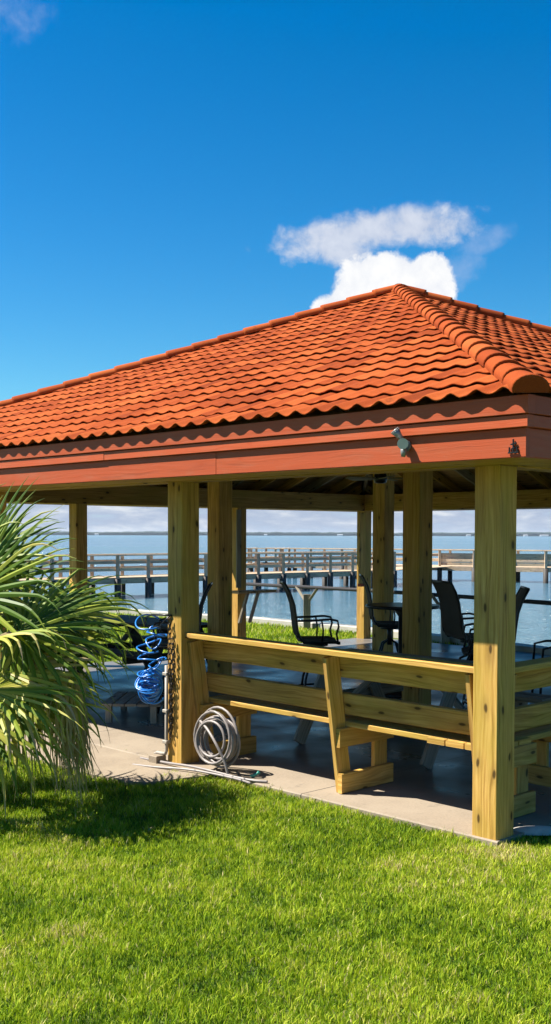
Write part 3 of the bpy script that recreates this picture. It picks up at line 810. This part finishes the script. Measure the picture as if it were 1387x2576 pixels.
# (X, Y world, facing angle, scale, label)
chairs = [(0.43, 11.3, R(5), 'dark bar chair facing right, alone in the widest opening above the bench'),
          (-1.0, 10.9, R(180), 'dark bar chair almost hidden between the chain post and the post behind it'),
          (1.40, 13.35, R(0), 'dark bar chair seen side-on behind the round bar table'),
          (2.10, 11.7, R(18), 'dark bar chair just right of the middle post, turned to the right'),
          (2.00, 10.3, R(176), 'dark bar chair facing left, half hidden behind the nearest post')]
for i, (x, y, a, lb) in enumerate(chairs):
    c = chair0 if i == 0 else copy_tree(chair0)
    c.location = (x, y, 0); c.rotation_euler = (0, 0, a); c.scale = (.90, .90, .98)
    tag(c, lb, 'bar chair', 'dark swivel bar chairs inside the pavilion')
# round bar table
bt = empty('bar_table', (1.46, 12.5, 0)); tag(bt, 'round dark bar-height table beside the middle post', 'table')
mb = MB(); mb.lathe((0, 0, 1.0), [(.42, 0), (.43, .012), (.43, .028), (.41, .035)], 28); mb.build('tabletop', BLACK, bt)
mb = MB(); mb.lathe((0, 0, 0), [(.07, .04), (.05, .3), (.05, .9), (.12, .995)], 14); mb.build('pedestal', BLACK, bt)
mb = MB(); mb.lathe((0, 0, 0), [(.28, 0), (.27, .03), (.08, .06)], 20); mb.build('base', BLACK, bt)
# slat-back armchair, right edge
ac = empty('slat_armchair', (3.08, 11.8, 0), R(175)); tag(ac, 'low dark metal armchair with curved slats at the right edge', 'armchair')
m = MB(); m.box(-.24, .26, -.26, .26, .40, .44, axis='x', ch=.01); m.build('seat', BLACK, ac)
for z, xo in ((.52, -.25), (.60, -.265), (.68, -.28), (.76, -.295), (.85, -.31)):
    m = MB(); m.tube([(xo + .10, -.31, z), (xo + .03, -.27, z), (xo - .02, -.15, z), (xo - .035, 0, z), (xo - .02, .15, z), (xo + .03, .27, z), (xo + .10, .31, z)], .017 if z > .8 else .022, 8); m.build('back_slat', BLACK, ac)
for y in (-.28, .28):
    m = MB(); m.tube([(-.22, y, .41), (-.25, y, .6), (-.29, y, .86)], .014); m.build('back_post', BLACK, ac)
    m = MB(); m.tube([(-.22, y * 1.1, .66), (.1, y * 1.1, .66), (.22, y * 1.1, .63), (.24, y, .41)], .014); m.build('armrest', BLACK, ac)
    for x in (-.2, .22): m = MB(); m.tube([(x, y * .9, .41), (x * 1.15, y, 0.01)], .014); m.build('leg', BLACK, ac)

# wooden shelf and boards on the far posts
def P32(t, s, z): return (t, s, z)
sh = empty('wall_shelf', mat=PAV); tag(sh, 'rough plank shelf with braces fixed to a far left post', 'shelf')
mb = MB(); mb.bar((5.65, 8.72, .94), (6.45, 8.72, .94), .26, .04); mb.build('plank', WOODD, sh)
for t in (5.86, 6.08): mb = MB(); mb.bar((t, 8.62, .92), (t + .03, 8.84, .45), .04, .05, up=(1, 0, 0)); mb.build('brace', WOODG, sh)
bd = empty('upright_board', mat=PAV); tag(bd, 'pale narrow upright board against the far corner post', 'board')
mb = MB(); mb.bar((8.72, 8.80, .98), (8.72, 8.80, 2.22), .16, .03, up=(0, 1, 0)); mb.build('board', WOOD, bd)
mb = MB(); mb.box(8.66, 8.80, 8.76, 8.84, .93, .985, axis='x'); mb.build('end_block', FASCIA, bd)
bd2 = empty('upright_board', mat=PAV); tag(bd2, 'pale narrow upright board on the post above the plank shelf', 'board')
mb = MB(); mb.bar((5.86, 8.83, 1.0), (5.86, 8.83, 2.22), .09, .03, up=(0, 1, 0)); mb.build('board', WOODG, bd2)

# ================================================================== RAIL along the seawall
rf = empty('waterside_rail'); tag(rf, 'thin dark handrail on forked wooden posts along the seawall', 'handrail')
rp = [(-0.62, 22.75), (1.5, 20.5), (3.2, 18.2), (4.2, 16.6), (6.2, 13.4), (9, 9.2)]
mb = MB(); mb.tube([(x, y, .80) for x, y in rp], .035, 8); mb.build('rail', WOODK, rf)
for (x, y) in ((0.62, 21.45), (2.9, 18.6), (5.0, 15.3), (8, 10.7)):
    m = MB(); m.bar((x, y, -.05), (x, y, .66), .14, .14, up=(0, 1, 0)); m.build('rail_post', WOODG, rf)
    for sg in (-1, 1): m = MB(); m.bar((x + sg * .03, y, .52), (x + sg * .20, y - sg * .2, .79), .05, .09, up=(0, 1, 0)); m.build('fork_brace', WOODG, rf)

# ================================================================== PIER
pier = empty('fishing_pier'); tag(pier, 'long wooden fishing pier with railings crossing the water behind the pavilion', 'pier')
ZD, ZW = -0.22, -1.2
def pier_run(p0, p1, width, n, solid=False, side=(-1, 1), name_extra=''):
    p0, p1 = Vector(p0), Vector(p1); d = p1 - p0; Lr = d.length; d.normalize(); nrm = Vector((d.y, -d.x))
    def V(a, b, z): q = p0 + d * a + nrm * b; return (q.x, q.y, z)
    m = MB(); m.bar(V(0, 0, ZD - .02), V(Lr, 0, ZD - .02), width, .05); m.build('deck', WOODP, pier)
    for sg in (-1, 1): m = MB(); m.bar(V(0, sg * (width / 2 - .03), ZD - .17), V(Lr, sg * (width / 2 - .03), ZD - .17), .06, .24); m.build('stringer', WOODP, pier)
    for i in range(n + 1):
        a = Lr * i / n
        for sg in (-1, 1):
            m = MB(); m.tube([V(a, sg * (width / 2 + .03), ZW - 1.9), V(a, sg * (width / 2 + .03), ZD - .06)], .16, 10); m.build('piling', PILE, pier)
            m = MB(); m.bar(V(a, sg * (width / 2 + .03), ZD - .05), V(a, sg * (width / 2 + .03), ZD + 1.05), .16, .16, up=(0, 1, 0)); m.build('railing_post', WOODP, pier)
    for sg in side:
        for z, h in ((1.05, .055), (.72, .15), (.38, .15)) if not solid else ((1.06, .05), (.84, .20), (.60, .20), (.36, .20)):
            m = MB()
            if h < .06: m.bar(V(0, sg * (width / 2 + .0), ZD + z), V(Lr, sg * (width / 2), ZD + z), .20, h)
            else: m.bar(V(0, sg * (width / 2 - .05), ZD + z), V(Lr, sg * (width / 2 - .05), ZD + z), .035, h)
            m.build('rail', WOODP, pier)
pier_run((-26.4, 36.1), (6.2, 64.6), 2.2, 25)
pier_run((-1.2, 78.5), (30, 64.0), 2.4, 15)
pier_run((-1.2, 75.0), (-0.2, 80.2), 2.4, 2)
m = MB(); m.bar((6.2, 64.6, ZD - .02), (10.5, 71.8, ZD - .02), 2.4, .05); m.build('deck', WOODP, pier)
# windbreak boards on part of the outer run
for a0, a1 in ((.40, .62), (.66, .80), (.84, .98)):
    q0 = Vector((-1.2, 78.5)).lerp(Vector((30, 64.0)), a0); q1 = Vector((-1.2, 78.5)).lerp(Vector((30, 64.0)), a1)
    m = MB()
    for z in (.16, .36, .56, .76): m.bar((q0.x - .5, q0.y - 1.02, ZD + z), (q1.x - .5, q1.y - 1.02, ZD + z), .03, .19)
    m.build('windbreak_panel', WOODP, pier)

# ================================================================== HOSES, CHAIN, PIPE on the second post
PY = S1                            # second post is at (0, PY)
def coil(name, mat, r, fn, n, parent=None, sides=8):
    m = MB(); m.tube([fn(i / (n - 1)) for i in range(n)], r, sides); return m.build(name, mat, parent)
# grey hose coil leaning on the bench end
rh = random.Random(11)
hp = [(rh.uniform(-.02, .02), rh.uniform(-.015, .015), rh.uniform(.13, .245), rh.uniform(.85, 1.05)) for _ in range(13)]
def hose_pt(f):
    turns = 9.3; a = f * turns * 2 * math.pi + 1.5; k = f * (len(hp) - 1.001); i = int(k); w = k - i
    w = w * w * (3 - 2 * w)
    c = [hp[i][q] * (1 - w) + hp[i + 1][q] * w for q in range(4)]
    yy = 2.50 + c[0] + math.cos(a) * c[2] * 1.0
    z = .25 + c[1] + math.sin(a) * c[2] * c[3] * 1.02 + .0
    z = max(z, .018)
    t = -.10 + (f - .5) * .14 + z * .10 + .012 * math.sin(f * 57)
    return W(t, yy, z)
cp = [hose_pt(i / 259) for i in range(260)]
tail0 = [W(-.16, 2.62, .02), W(-.20, 2.8, .0), W(-.26, 3.0, .0), W(-.34, 3.1, .0), W(-.45, 3.12, .0), W(-.40, 2.95, .005), W(-.30, 2.75, .01)]
tail1 = [W(-.10, 2.35, .015), W(-.11, 2.2, .0), W(-.10, 2.08, .01), W(-.06, 2.0, .012), W(-.09, 1.93, .012)]
def smoothpath(pts, k=8):
    out = []
    P = [pts[0]] + pts + [pts[-1]]
    for i in range(1, len(P) - 2):
        for j in range(k):
            t = j / k
            out.append(0.5 * ((2 * P[i]) + (-P[i - 1] + P[i + 1]) * t + (2 * P[i - 1] - 5 * P[i] + 4 * P[i + 1] - P[i + 2]) * t * t + (-P[i - 1] + 3 * P[i] - 3 * P[i + 1] + P[i + 2]) * t ** 3))
    out.append(P[-1]); return out
mb = MB(); mb.tube(cp, .0105, 8)
mb.tube(smoothpath([W(-.16, 3.35, -.005), W(-.17, 3.0, .01), W(-.16, 2.7, .025), W(-.14, 2.4, .02), W(-.13, 2.2, .015), W(-.1, 2.05, .012), W(-.05, 1.95, .012)]), .0105, 8)
mb.tube(smoothpath([W(-.35, 3.2, -.01), W(-.30, 2.95, .0), W(-.22, 2.7, .012), W(-.17, 2.45, .012), W(-.15, 2.15, .01), W(-.17, 2.0, .01)]), .0095, 8)
mb.tube(smoothpath([W(-.10, 2.66, .38), W(-.14, 2.52, .33), W(-.16, 2.40, .24), W(-.14, 2.33, .12), W(-.13, 2.30, .02)]), .011, 8)
o = mb.build('garden_hose', HOSEG); tag(o, 'coiled grey garden hose leaning on the left end of the wooden bench', 'hose')
# teal nozzle
nz = empty('hose_nozzle', tuple(W(.0, 2.14, .012))); nz.scale = (.55, .55, .55); tag(nz, 'small teal hose nozzle on the slab beside the grey hose coil', 'nozzle')
mb = MB(); mb.tube([(-.07, 0, .01), (-.02, 0, .02), (.03, 0, .04), (.06, 0, .065)], [.012, .018, .02, .026], 10); mb.build('barrel', TEAL, nz)
mb = MB(); mb.tube([(.0, 0, .01), (-.01, .02, -.01), (-.05, .03, -.012)], .009, 8); mb.build('trigger', TEAL, nz)

# hook and blue hose
hk = empty('post_hook', mat=PAV @ Matrix.Translation((-.10, PY + .04, 1.185))); tag(hk, 'black iron hook bar on the chain post holding the blue hose', 'hook')
mb = MB(); mb.tube([(0, -.01, 0), (-.02, .08, 0), (-.02, .22, -.005), (-.02, .30, -.03), (-.02, .31, -.10)], .008, 8); mb.tube([(0, .0, 0), (-.02, .06, -.05), (-.02, .12, -.10), (-.02, .2, -.10)], .006, 8); mb.build('hook_bar', BLACK, hk)
pts = []
rb = random.Random(4)
for i in range(200):
    f = i / 199; a = f * 7.4 * 2 * math.pi
    rad = .082 + .055 * mnoise.noise(Vector((f * 9, 0, 0))) + .02 * math.sin(f * 31)
    z = 1.13 - f * .50 + (.02 + .09 * mnoise.noise(Vector((f * 12, 5, 0)))) * math.sin(a + .6 + 2 * f)
    cx, cy = -.10 + .06 * mnoise.noise(Vector((f * 8, 9, 0))), PY + .29 + .11 * mnoise.noise(Vector((f * 6, 3, 1)))
    pts.append(W(cx + rad * math.cos(a) * .9, cy + rad * math.sin(a) * 1.15, z))
for i in range(560):                      # tangled bundle at the bottom
    f = i / 559; a = f * 17 * 2 * math.pi; tilt = f * 14.0 + 2 * mnoise.noise(Vector((f * 10, 2, 2)))
    k_ = 1 + .75 * mnoise.noise(Vector((f * 25, 7, 2)))
    v = Vector((math.cos(a), math.sin(a) * math.cos(tilt), math.sin(a) * math.sin(tilt) * 1.2)) * .088 * k_
    v += Vector((.05 * mnoise.noise(Vector((f * 21, 4, 4))), 0, .09 * mnoise.noise(Vector((f * 18, 1, 8)))))
    pts.append(W(-.10, PY + .30, .60) + v)
mb = MB(); mb.tube(pts, .0068, 7); o = mb.build('blue_hose', HOSEB); tag(o, 'tangled bright blue coil hose hanging from the post hook', 'hose')
# chain: alternating links in two hanging strands
def link(m, c, tdir, flip, ln=.045, wd=.026, r=.0042):
    tdir = tdir.normalized(); side = tdir.cross(Vector((0.3, 0.9, 0.1))).normalized()
    if flip: side = tdir.cross(side).normalized()
    p = []
    for q in range(14):
        a = 2 * math.pi * q / 14
        p.append(c + side * (math.cos(a) * wd / 2) + tdir * (math.sin(a) * ln / 2 + (ln * .12 if math.sin(a) > 0 else -ln * .12)))
    m.tube(p, r, 6, closed=True)
mb = MB()
def strand(p):
    p = smoothpath([Vector(x) for x in p], 40); acc = 0; k = 0; step = .040
    for a, b in zip(p[:-1], p[1:]):
        acc += (b - a).length
        if acc >= step: acc -= step; link(mb, b, (b - a), k % 2); k += 1
strand([W(-.115, PY + .03, 1.18), W(-.115, PY + .035, .9), W(-.115, PY + .025, .6), W(-.113, PY + .03, .22)])
strand([W(-.12, PY - .005, 1.02), W(-.12, PY - .02, .8), W(-.12, PY + .0, .62), W(-.118, PY + .01, .3)])
o = mb.build('chain', simple('rusty_black_chain', (0.035, 0.028, 0.022), 0.5, 0.5)); tag(o, 'black link chain hanging in two strands down the second post', 'chain')
# pvc conduit
pc = empty('conduit_pipe', mat=PAV); tag(pc, 'grey white plastic pipe with an elbow at the foot of the chain post', 'pipe')
mb = MB(); mb.tube([(-.115, PY + .075, .78), (-.115, PY + .075, .09), (-.115, PY + .09, .065), (-.117, PY + .13, .06), (-.118, PY + .19, .06), (-.12, PY + .215, .05), (-.12, PY + .22, -.02)], .014, 12); mb.build('pipe', PVC, pc)
mb = MB(); 
for z in (.70, .40, .15): mb.box(-.138, -.095, PY + .05, PY + .10, z, z + .025, axis='y')
mb.build('pipe_clip', PVC, pc)
mb = MB(); mb.box(-.20, -.10, PY + .10, PY + .20, -.03, .05, axis='y', ch=.006); mb.build('footing', CONC, pc)
# pale stone by the nearest post
mb = MB()
q = W(.28, -.13, -.005)
g = []
for i in range(9):
    ph = math.pi * i / 8 * .5
    g.append([q + Vector((math.cos(a) * .16 * math.sin(ph + .02) * (1 + .15 * math.sin(3 * a)), math.sin(a) * .06 * math.sin(ph + .02), .045 * math.cos(ph) - .01)) for a in [2 * math.pi * j / 16 for j in range(17)]])
mb.sheet(g); o = mb.build('stone', STONE); tag(o, 'pale flat stone on the slab edge right of the nearest post', 'stone')

# ================================================================== GREEN BIN behind the palm
gb = empty('green_bin', (-3.2, 12.0, 0), R(8)); tag(gb, 'dark green plastic bin with ribbed sides standing behind the palm', 'bin')
mb = MB()
lo, hi = .62, .72
g = []
for z, s_ in ((.10, .86), (.5, .92), (.98, 1.0)):
    x, y = .75 * s_, .5 * s_
    g.append([Vector(p) for p in ((-x, -y, z), (x, -y, z), (x, y, z), (-x, y, z), (-x, -y, z))])
mb.sheet(g, smooth=False); mb.face((0, 1, 2, 3))
mb.build('body', GREENP, gb)
mb = MB()
for k in range(9):
    x = -.64 + k * .16; mb.bar((x * .86, -.435, .12), (x, -.505, .96), .03, .03, up=(0, 1, 0))
for z in (.35, .65, .94): mb.bar((-.74 * (.86 + z * .14), -.43 - .075 * z, z), (.74 * (.86 + z * .14), -.43 - .075 * z, z), .035, .03)
mb.build('rib', GREENP, gb)
mb = MB(); mb.box(-.80, .80, -.55, .55, .985, 1.03, axis='x', ch=.015); mb.box(-.70, .70, -.45, .45, 1.031, 1.08, axis='x', ch=.02); mb.build('lid', GREENP, gb)
for x in (-.55, .55):
    for y in (-.35, .35): m = MB(); m.tube([(x - .03, y, .06), (x + .03, y, .06)], .06, 16); m.build('wheel', BLACK, gb)

# ================================================================== PALM
palm = empty('fan_palm', (-2.42, 7.55, -0.02)); tag(palm, 'bushy fan palm with drooping green fronds and dry tips at the left edge', 'palm')
PB = Vector(palm.location)
def make_frond(hub, axis, nrm, length, droop, shade, petiole_from, seed, spread=120, nseg=27, dry=0.0, wid=.032):
    r = random.Random(seed)
    hub, axis, nrm = Vector(hub) - PB, Vector(axis).normalized(), Vector(nrm)
    nrm = (nrm - axis * nrm.dot(axis)).normalized(); side = axis.cross(nrm).normalized()
    m = MB(); at = []
    NS = 11
    for k in range(nseg):
        a = R(-spread + 2 * spread * k / (nseg - 1) + r.uniform(-2, 2))
        Lk = length * (.62 + .38 * math.cos(a * .62)) * r.uniform(.88, 1.08)
        d0 = axis * math.cos(a) + side * math.sin(a) + nrm * (.10 * math.cos(a * 2))
        d0.normalize()
        p = hub.copy(); dcur = d0.copy(); step = Lk / NS
        wn = (nrm + Vector((r.uniform(-.3, .3), r.uniform(-.3, .3), r.uniform(-.3, .3)))).normalized()
        sh = min(1, max(0, shade + r.uniform(-.26, .24) + (.12 if abs(a) > R(90) else 0)))
        drk = droop * r.uniform(.5, 1.7); tipdry = r.random() < .25 + dry
        base = len(m.v); brk = r.uniform(.58, .85) if r.random() < .7 else 2
        for i in range(NS + 1):
            f = i / NS
            fused = min(1, f / .35)
            w = wid * (0.25 + 1.0 * fused) if f < .35 else wid * 1.25 * (1 - ((f - .35) / .65) ** 1.5)
            w = max(w, .0022)
            sd = dcur.cross(wn); sd = sd.normalized() if sd.length > 1e-5 else side
            up_ = sd.cross(dcur).normalized()
            m.v += [p - sd * w / 2, p + up_ * w * .28, p + sd * w / 2]
            s2 = sh + (.45 * max(0, f - .6) / .4 if tipdry else 0.05 * f)
            at += [min(1, s2 - .03), min(1, s2 + .06), min(1, s2 - .03)]
            g_ = drk * (f ** 2.4) * .34
            if f > brk: g_ += .75 * droop
            dcur = (dcur + Vector((0, 0, -1)) * g_).normalized()
            # far below the ground is avoided
            p = p + dcur * step
            if p.z < .02: p.z = .02
        for i in range(NS):
            q = base + i * 3
            m.face((q, q + 1, q + 4, q + 3), None, False); m.face((q + 1, q + 2, q + 5, q + 4), None, False)
    fr = m.build('frond', PALMG, palm); add_attr(fr, at)
    pf = Vector(petiole_from) - PB; mid = (pf + hub) / 2 + Vector((0, 0, .06))
    m = MB(); pp = smoothpath([pf, mid, hub, hub + axis * .08], 6)
    m.tube(pp, [.016 - .008 * i / (len(pp) - 1) for i in range(len(pp))], 6); o = m.build('petiole', PALMG, fr); add_attr(o, [.55] * len(m.v))
def at_px(px, py, Z): return Vector(((px - 693) / F * Z, Z, EYE - (py - 1344) / F * Z))
PT = Vector((-2.35, 7.55, .85))
up = Vector((0, 0, 1))
# fronds the photo shows (hub position, direction, blade normal)
spec = [
    # hub px, py, Z, axis(x,y,z), normal, length, droop, shade
    (-75, 1500, 7.35, (.75, -.15, .55), (-.35, -.8, .5), .86, .30, .42),
    (-20, 1470, 7.8, (.8, .1, .5), (-.3, -.75, .5), .70, .22, .45),
    (-55, 1420, 7.6, (.6, .25, .75), (-.5, -.7, .5), .72, .26, .36),
    (55, 1592, 7.3, (.95, -.05, .14), (-.1, -.72, .62), .82, .62, .38),
    (40, 1565, 7.6, (.85, .45, .30), (-.2, -.4, .85), .86, .55, .30),
    (70, 1600, 7.75, (.9, .30, -.05), (0, -.3, .95), .90, .75, .28),
    (5, 1690, 7.15, (.90, -.25, -.25), (.15, -.65, .70), .78, .60, .66),
    (-30, 1740, 6.95, (.75, -.55, -.25), (.2, -.55, .8), .74, .80, .60),
    (30, 1760, 7.35, (.85, -.1, -.50), (.45, -.55, .65), .74, .85, .55),
    (-20, 1610, 7.0, (.55, -.70, .05), (.1, -.5, .9), .62, .80, .62),
    (60, 1700, 7.7, (.9, .3, -.35), (.3, -.3, .9), .80, 1.0, .40),
    (-60, 1800, 7.2, (.75, -.3, -.5), (.4, -.5, .7), .80, .9, .52),
    (135, 1548, 7.75, (.97, .05, -.05), (0, -.55, .83), .76, .8, .42),
    (110, 1580, 7.9, (.9, .4, -.1), (0, -.3, .95), .72, 1.0, .36),
    (-120, 1450, 7.5, (.2, -.1, .95), (-.2, -.95, .1), .80, .35, .40),
]
for i, (px, py, Z, ax, nr, ln, dr, shd) in enumerate(spec):
    make_frond(at_px(px, py, Z), ax, nr, ln, dr, shd, PT + Vector((0, 0, random.uniform(-.1, .15))), 100 + i, dry=.1 if shd > .5 else 0)
# the rest of the crown, out of the picture to the left and behind
rp_ = random.Random(77)
for i in range(9):
    a = R(90 + i * 21 + rp_.uniform(-8, 8)); el = R(rp_.choice((-15, 10, 30, 55)))
    ax = Vector((math.cos(a) * math.cos(el), math.sin(a) * math.cos(el), math.sin(el)))
    hub = PT + ax * rp_.uniform(.45, .7) + Vector((0, 0, .1))
    make_frond(hub, ax, up + Vector((rp_.uniform(-.2, .2), rp_.uniform(-.2, .2), 0)), .78, .6, rp_.uniform(.25, .6), PT, 300 + i)
# dry hanging strips under the crown
m = MB(); at = []
rd = random.Random(5)
for i in range(300):
    base = at_px(rd.uniform(-120, 205) if i % 2 else rd.uniform(140, 215), rd.uniform(1690, 1800), rd.uniform(7.2, 7.7)) - PB
    if base.x > 1.12: base.x = 1.12 - rd.random() * .1
    ln = rd.uniform(.35, .75); b0 = len(m.v); dx = rd.uniform(-.05, .12); w = rd.uniform(.003, .009)
    ln = min(ln, base.z - .03)
    if ln <= .05: continue
    for k in range(6):
        f = k / 5; p = base + Vector((dx * f * f + .012 * math.sin(f * 7 + i), .02 * math.sin(i + f * 5), -ln * f)); ww = w * (1 - f * .8)
        m.v += [p - Vector((ww, 0, 0)), p + Vector((ww, 0, 0))]; s_ = rd.uniform(.9, 1.0) if i % 3 else .6; at += [s_, s_]
    for k in range(5): m.face((b0 + 2 * k, b0 + 2 * k + 1, b0 + 2 * k + 3, b0 + 2 * k + 2))
o = m.build('dry_leaves', PALMG, palm); add_attr(o, at)
m = MB(); m.tube([(0, 0, -.1), (.02, 0, .3), (.05, 0, .6), (.06, 0, .95)], [.20, .17, .16, .13], 14); m.build('trunk', simple('palm_trunk', (0.20, 0.13, 0.08), .9, 0, .4, 14, .9, 30), palm)

# ================================================================== GRASS
def grass(name, label, regions, seed, hmin, hmax, wmin, wmax):
    r = np.random.default_rng(seed)
    P = []
    for (x0, x1, y0, y1, dens) in regions:
        n = int((x1 - x0) * (y1 - y0) * dens); P.append(np.stack([r.uniform(x0, x1, n), r.uniform(y0, y1, n)], 1))
    P = np.concatenate(P)
    # stay off the slab and the path (pavilion frame), with a ragged overhang at the edge
    dx, dy = P[:, 0] - X0, P[:, 1] - D0
    t = dx * ST + dy * CT; s = -dx * CT + dy * ST
    nz = np.array([mnoise.noise(Vector((a * 3.0, b * 3.0, 0))) for a, b in zip(t, s)])
    rag = nz * .085 + r.uniform(-.02, .02, len(P))
    on_slab = (t > -.085 + rag * .8) & (t < L + .25) & (s > -.075 + rag * .6) & (s < L + .14)
    on_path = (t > -.76 + rag) & (t <= -.09) & (s > 2.60 + rag * 1.5 + (t + .1) * -.12)
    strip = on_path & (np.abs(s - 2.86 - (t + .1) * .45) < .045 + nz * .03) & (t > -.62 + rag)
    near_post = (np.abs(t) < .14) & (np.abs(s) < .14) & ~on_slab
    keep = (~(on_slab | on_path)) | strip
    # land only
    P = P[keep]; nzk = nz[keep]; t = t[keep]; s = s[keep]
    wx = np.array([w_[0] for w_ in WALL]); wy = np.array([w_[1] for w_ in WALL])
    lim = np.interp(P[:, 0], wx, wy); P_ok = P[:, 1] < lim - .25
    P = P[P_ok]; t = t[P_ok]; s = s[P_ok]
    n = len(P)
    big = np.array([mnoise.noise(Vector((a * 1.1, b * 1.1, 4.0))) for a, b in P])
    med = np.array([mnoise.noise(Vector((a * 5.0, b * 5.0, 9.0))) for a, b in P])
    fine = np.array([mnoise.noise(Vector((a * 17.0, b * 17.0, 2.0))) for a, b in P])
    h = r.uniform(hmin, hmax, n) * (1 + .35 * med + .45 * fine); wd = r.uniform(wmin, wmax, n)
    ang = r.uniform(0, 2 * np.pi, n); lean = r.uniform(0.1, .75, n) * h; la = r.uniform(0, 2 * np.pi, n)
    shade = .40 + .30 * big + .30 * med + .30 * fine + r.normal(0, .20, n)
    # thin, straw-coloured patches
    for cx, cy, rr, am in ((-.98, 5.0, .16, .5), (-1.28, 4.75, .13, .5), (1.38, 6.35, .16, .5), (.72, 5.75, .22, .35), (.90, 6.15, .25, .25), (-1.5, 4.35, .3, .3), (.62, 6.1, .14, .3), (1.5, 5.6, .2, .2)):
        d2 = ((P[:, 0] - cx) / (rr * 1.7)) ** 2 + ((P[:, 1] - cy) / rr) ** 2
        shade += am * np.exp(-d2) * r.uniform(.3, 1.3, n)
    edge = np.exp(-(((t + .1) / .10) ** 2)) * (s > -.2)
    shade += .22 * edge * r.uniform(0, 1, n)
    dead = r.random(n) < .022; shade[dead] += .5
    shade = np.clip(shade, 0, 1)
    z0 = np.full(n, -.045)
    cx_, sx_ = np.cos(ang) * wd / 2, np.sin(ang) * wd / 2
    lx, ly = np.cos(la) * lean, np.sin(la) * lean
    V = np.zeros((n, 5, 3))
    V[:, 0] = np.stack([P[:, 0] - cx_, P[:, 1] - sx_, z0], 1); V[:, 1] = np.stack([P[:, 0] + cx_, P[:, 1] + sx_, z0], 1)
    mx, my, mz = P[:, 0] + lx * .35, P[:, 1] + ly * .35, z0 + h * .62
    V[:, 2] = np.stack([mx - cx_ * .85, my - sx_ * .85, mz], 1); V[:, 3] = np.stack([mx + cx_ * .85, my + sx_ * .85, mz], 1)
    V[:, 4] = np.stack([P[:, 0] + lx, P[:, 1] + ly, z0 + h * (1 - .25 * (lean / h) ** 2)], 1)
    b = np.arange(n) * 5
    loops = np.stack([b, b + 1, b + 3, b + 2, b + 2, b + 3, b + 4], 1).ravel()
    starts = np.stack([np.arange(n) * 7, np.arange(n) * 7 + 4], 1).ravel()
    totals = np.tile([4, 3], n)
    me = bpy.data.meshes.new(name)
    me.vertices.add(n * 5); me.vertices.foreach_set('co', V.ravel())
    me.loops.add(len(loops)); me.loops.foreach_set('vertex_index', loops.astype(np.int32))
    me.polygons.add(n * 2); me.polygons.foreach_set('loop_start', starts.astype(np.int32)); me.polygons.foreach_set('loop_total', totals.astype(np.int32))
    me.update(calc_edges=True)
    me.materials.append(GRASS)
    o = bpy.data.objects.new(name, me); col.objects.link(o)
    add_attr(o, np.repeat(shade, 5))
    tag(o, label, None, None, 'stuff')
    print(name, n)
    return o
grass('grass', 'short green turf of the front lawn', [(-1.6, 1.9, 3.5, 5.2, 17000), (-2.4, 2.2, 5.2, 7.0, 14000), (-4.2, .8, 7.0, 9.6, 10000), (-5.5, -1.6, 3.3, 7.0, 3000), (1.9, 4.5, 3.3, 8.5, 3000)], 1, .024, .052, .0034, .0062)
grass('grass', 'lawn grass between the pavilion and the seawall', [(-9, 2.0, 12.5, 30, 550), (2.0, 6.5, 9.5, 19, 550)], 2, .05, .10, .010, .02)

# ================================================================== HAZE over the bay
mh = bpy.data.materials.new('haze'); mh.use_nodes = True
nh = NT(mh.node_tree); nh.n.clear()
pv = nh.new('ShaderNodeVolumePrincipled'); pv.inputs['Color'].default_value = (0.75, 0.87, 1.0, 1); pv.inputs['Density'].default_value = 0.00009; pv.inputs['Anisotropy'].default_value = 0.0
oh = nh.new('ShaderNodeOutputMaterial'); nh.l.new(pv.outputs[0], oh.inputs['Volume'])
mb = MB(); mb.v = [Vector(p) for p in ((-5000, -400, -4.5), (5000, -400, -4.5), (5000, 5000, -4.5), (-5000, 5000, -4.5), (-5000, -400, 14), (5000, -400, 14), (5000, 5000, 14), (-5000, 5000, 14))]
for f in ((3, 2, 1, 0), (4, 5, 6, 7), (0, 1, 5, 4), (1, 2, 6, 5), (2, 3, 7, 6), (3, 0, 4, 7)): mb.face(f)
hz = mb.build('haze', mh); tag(hz, 'thin bluish haze over the bay', None, None, 'stuff')
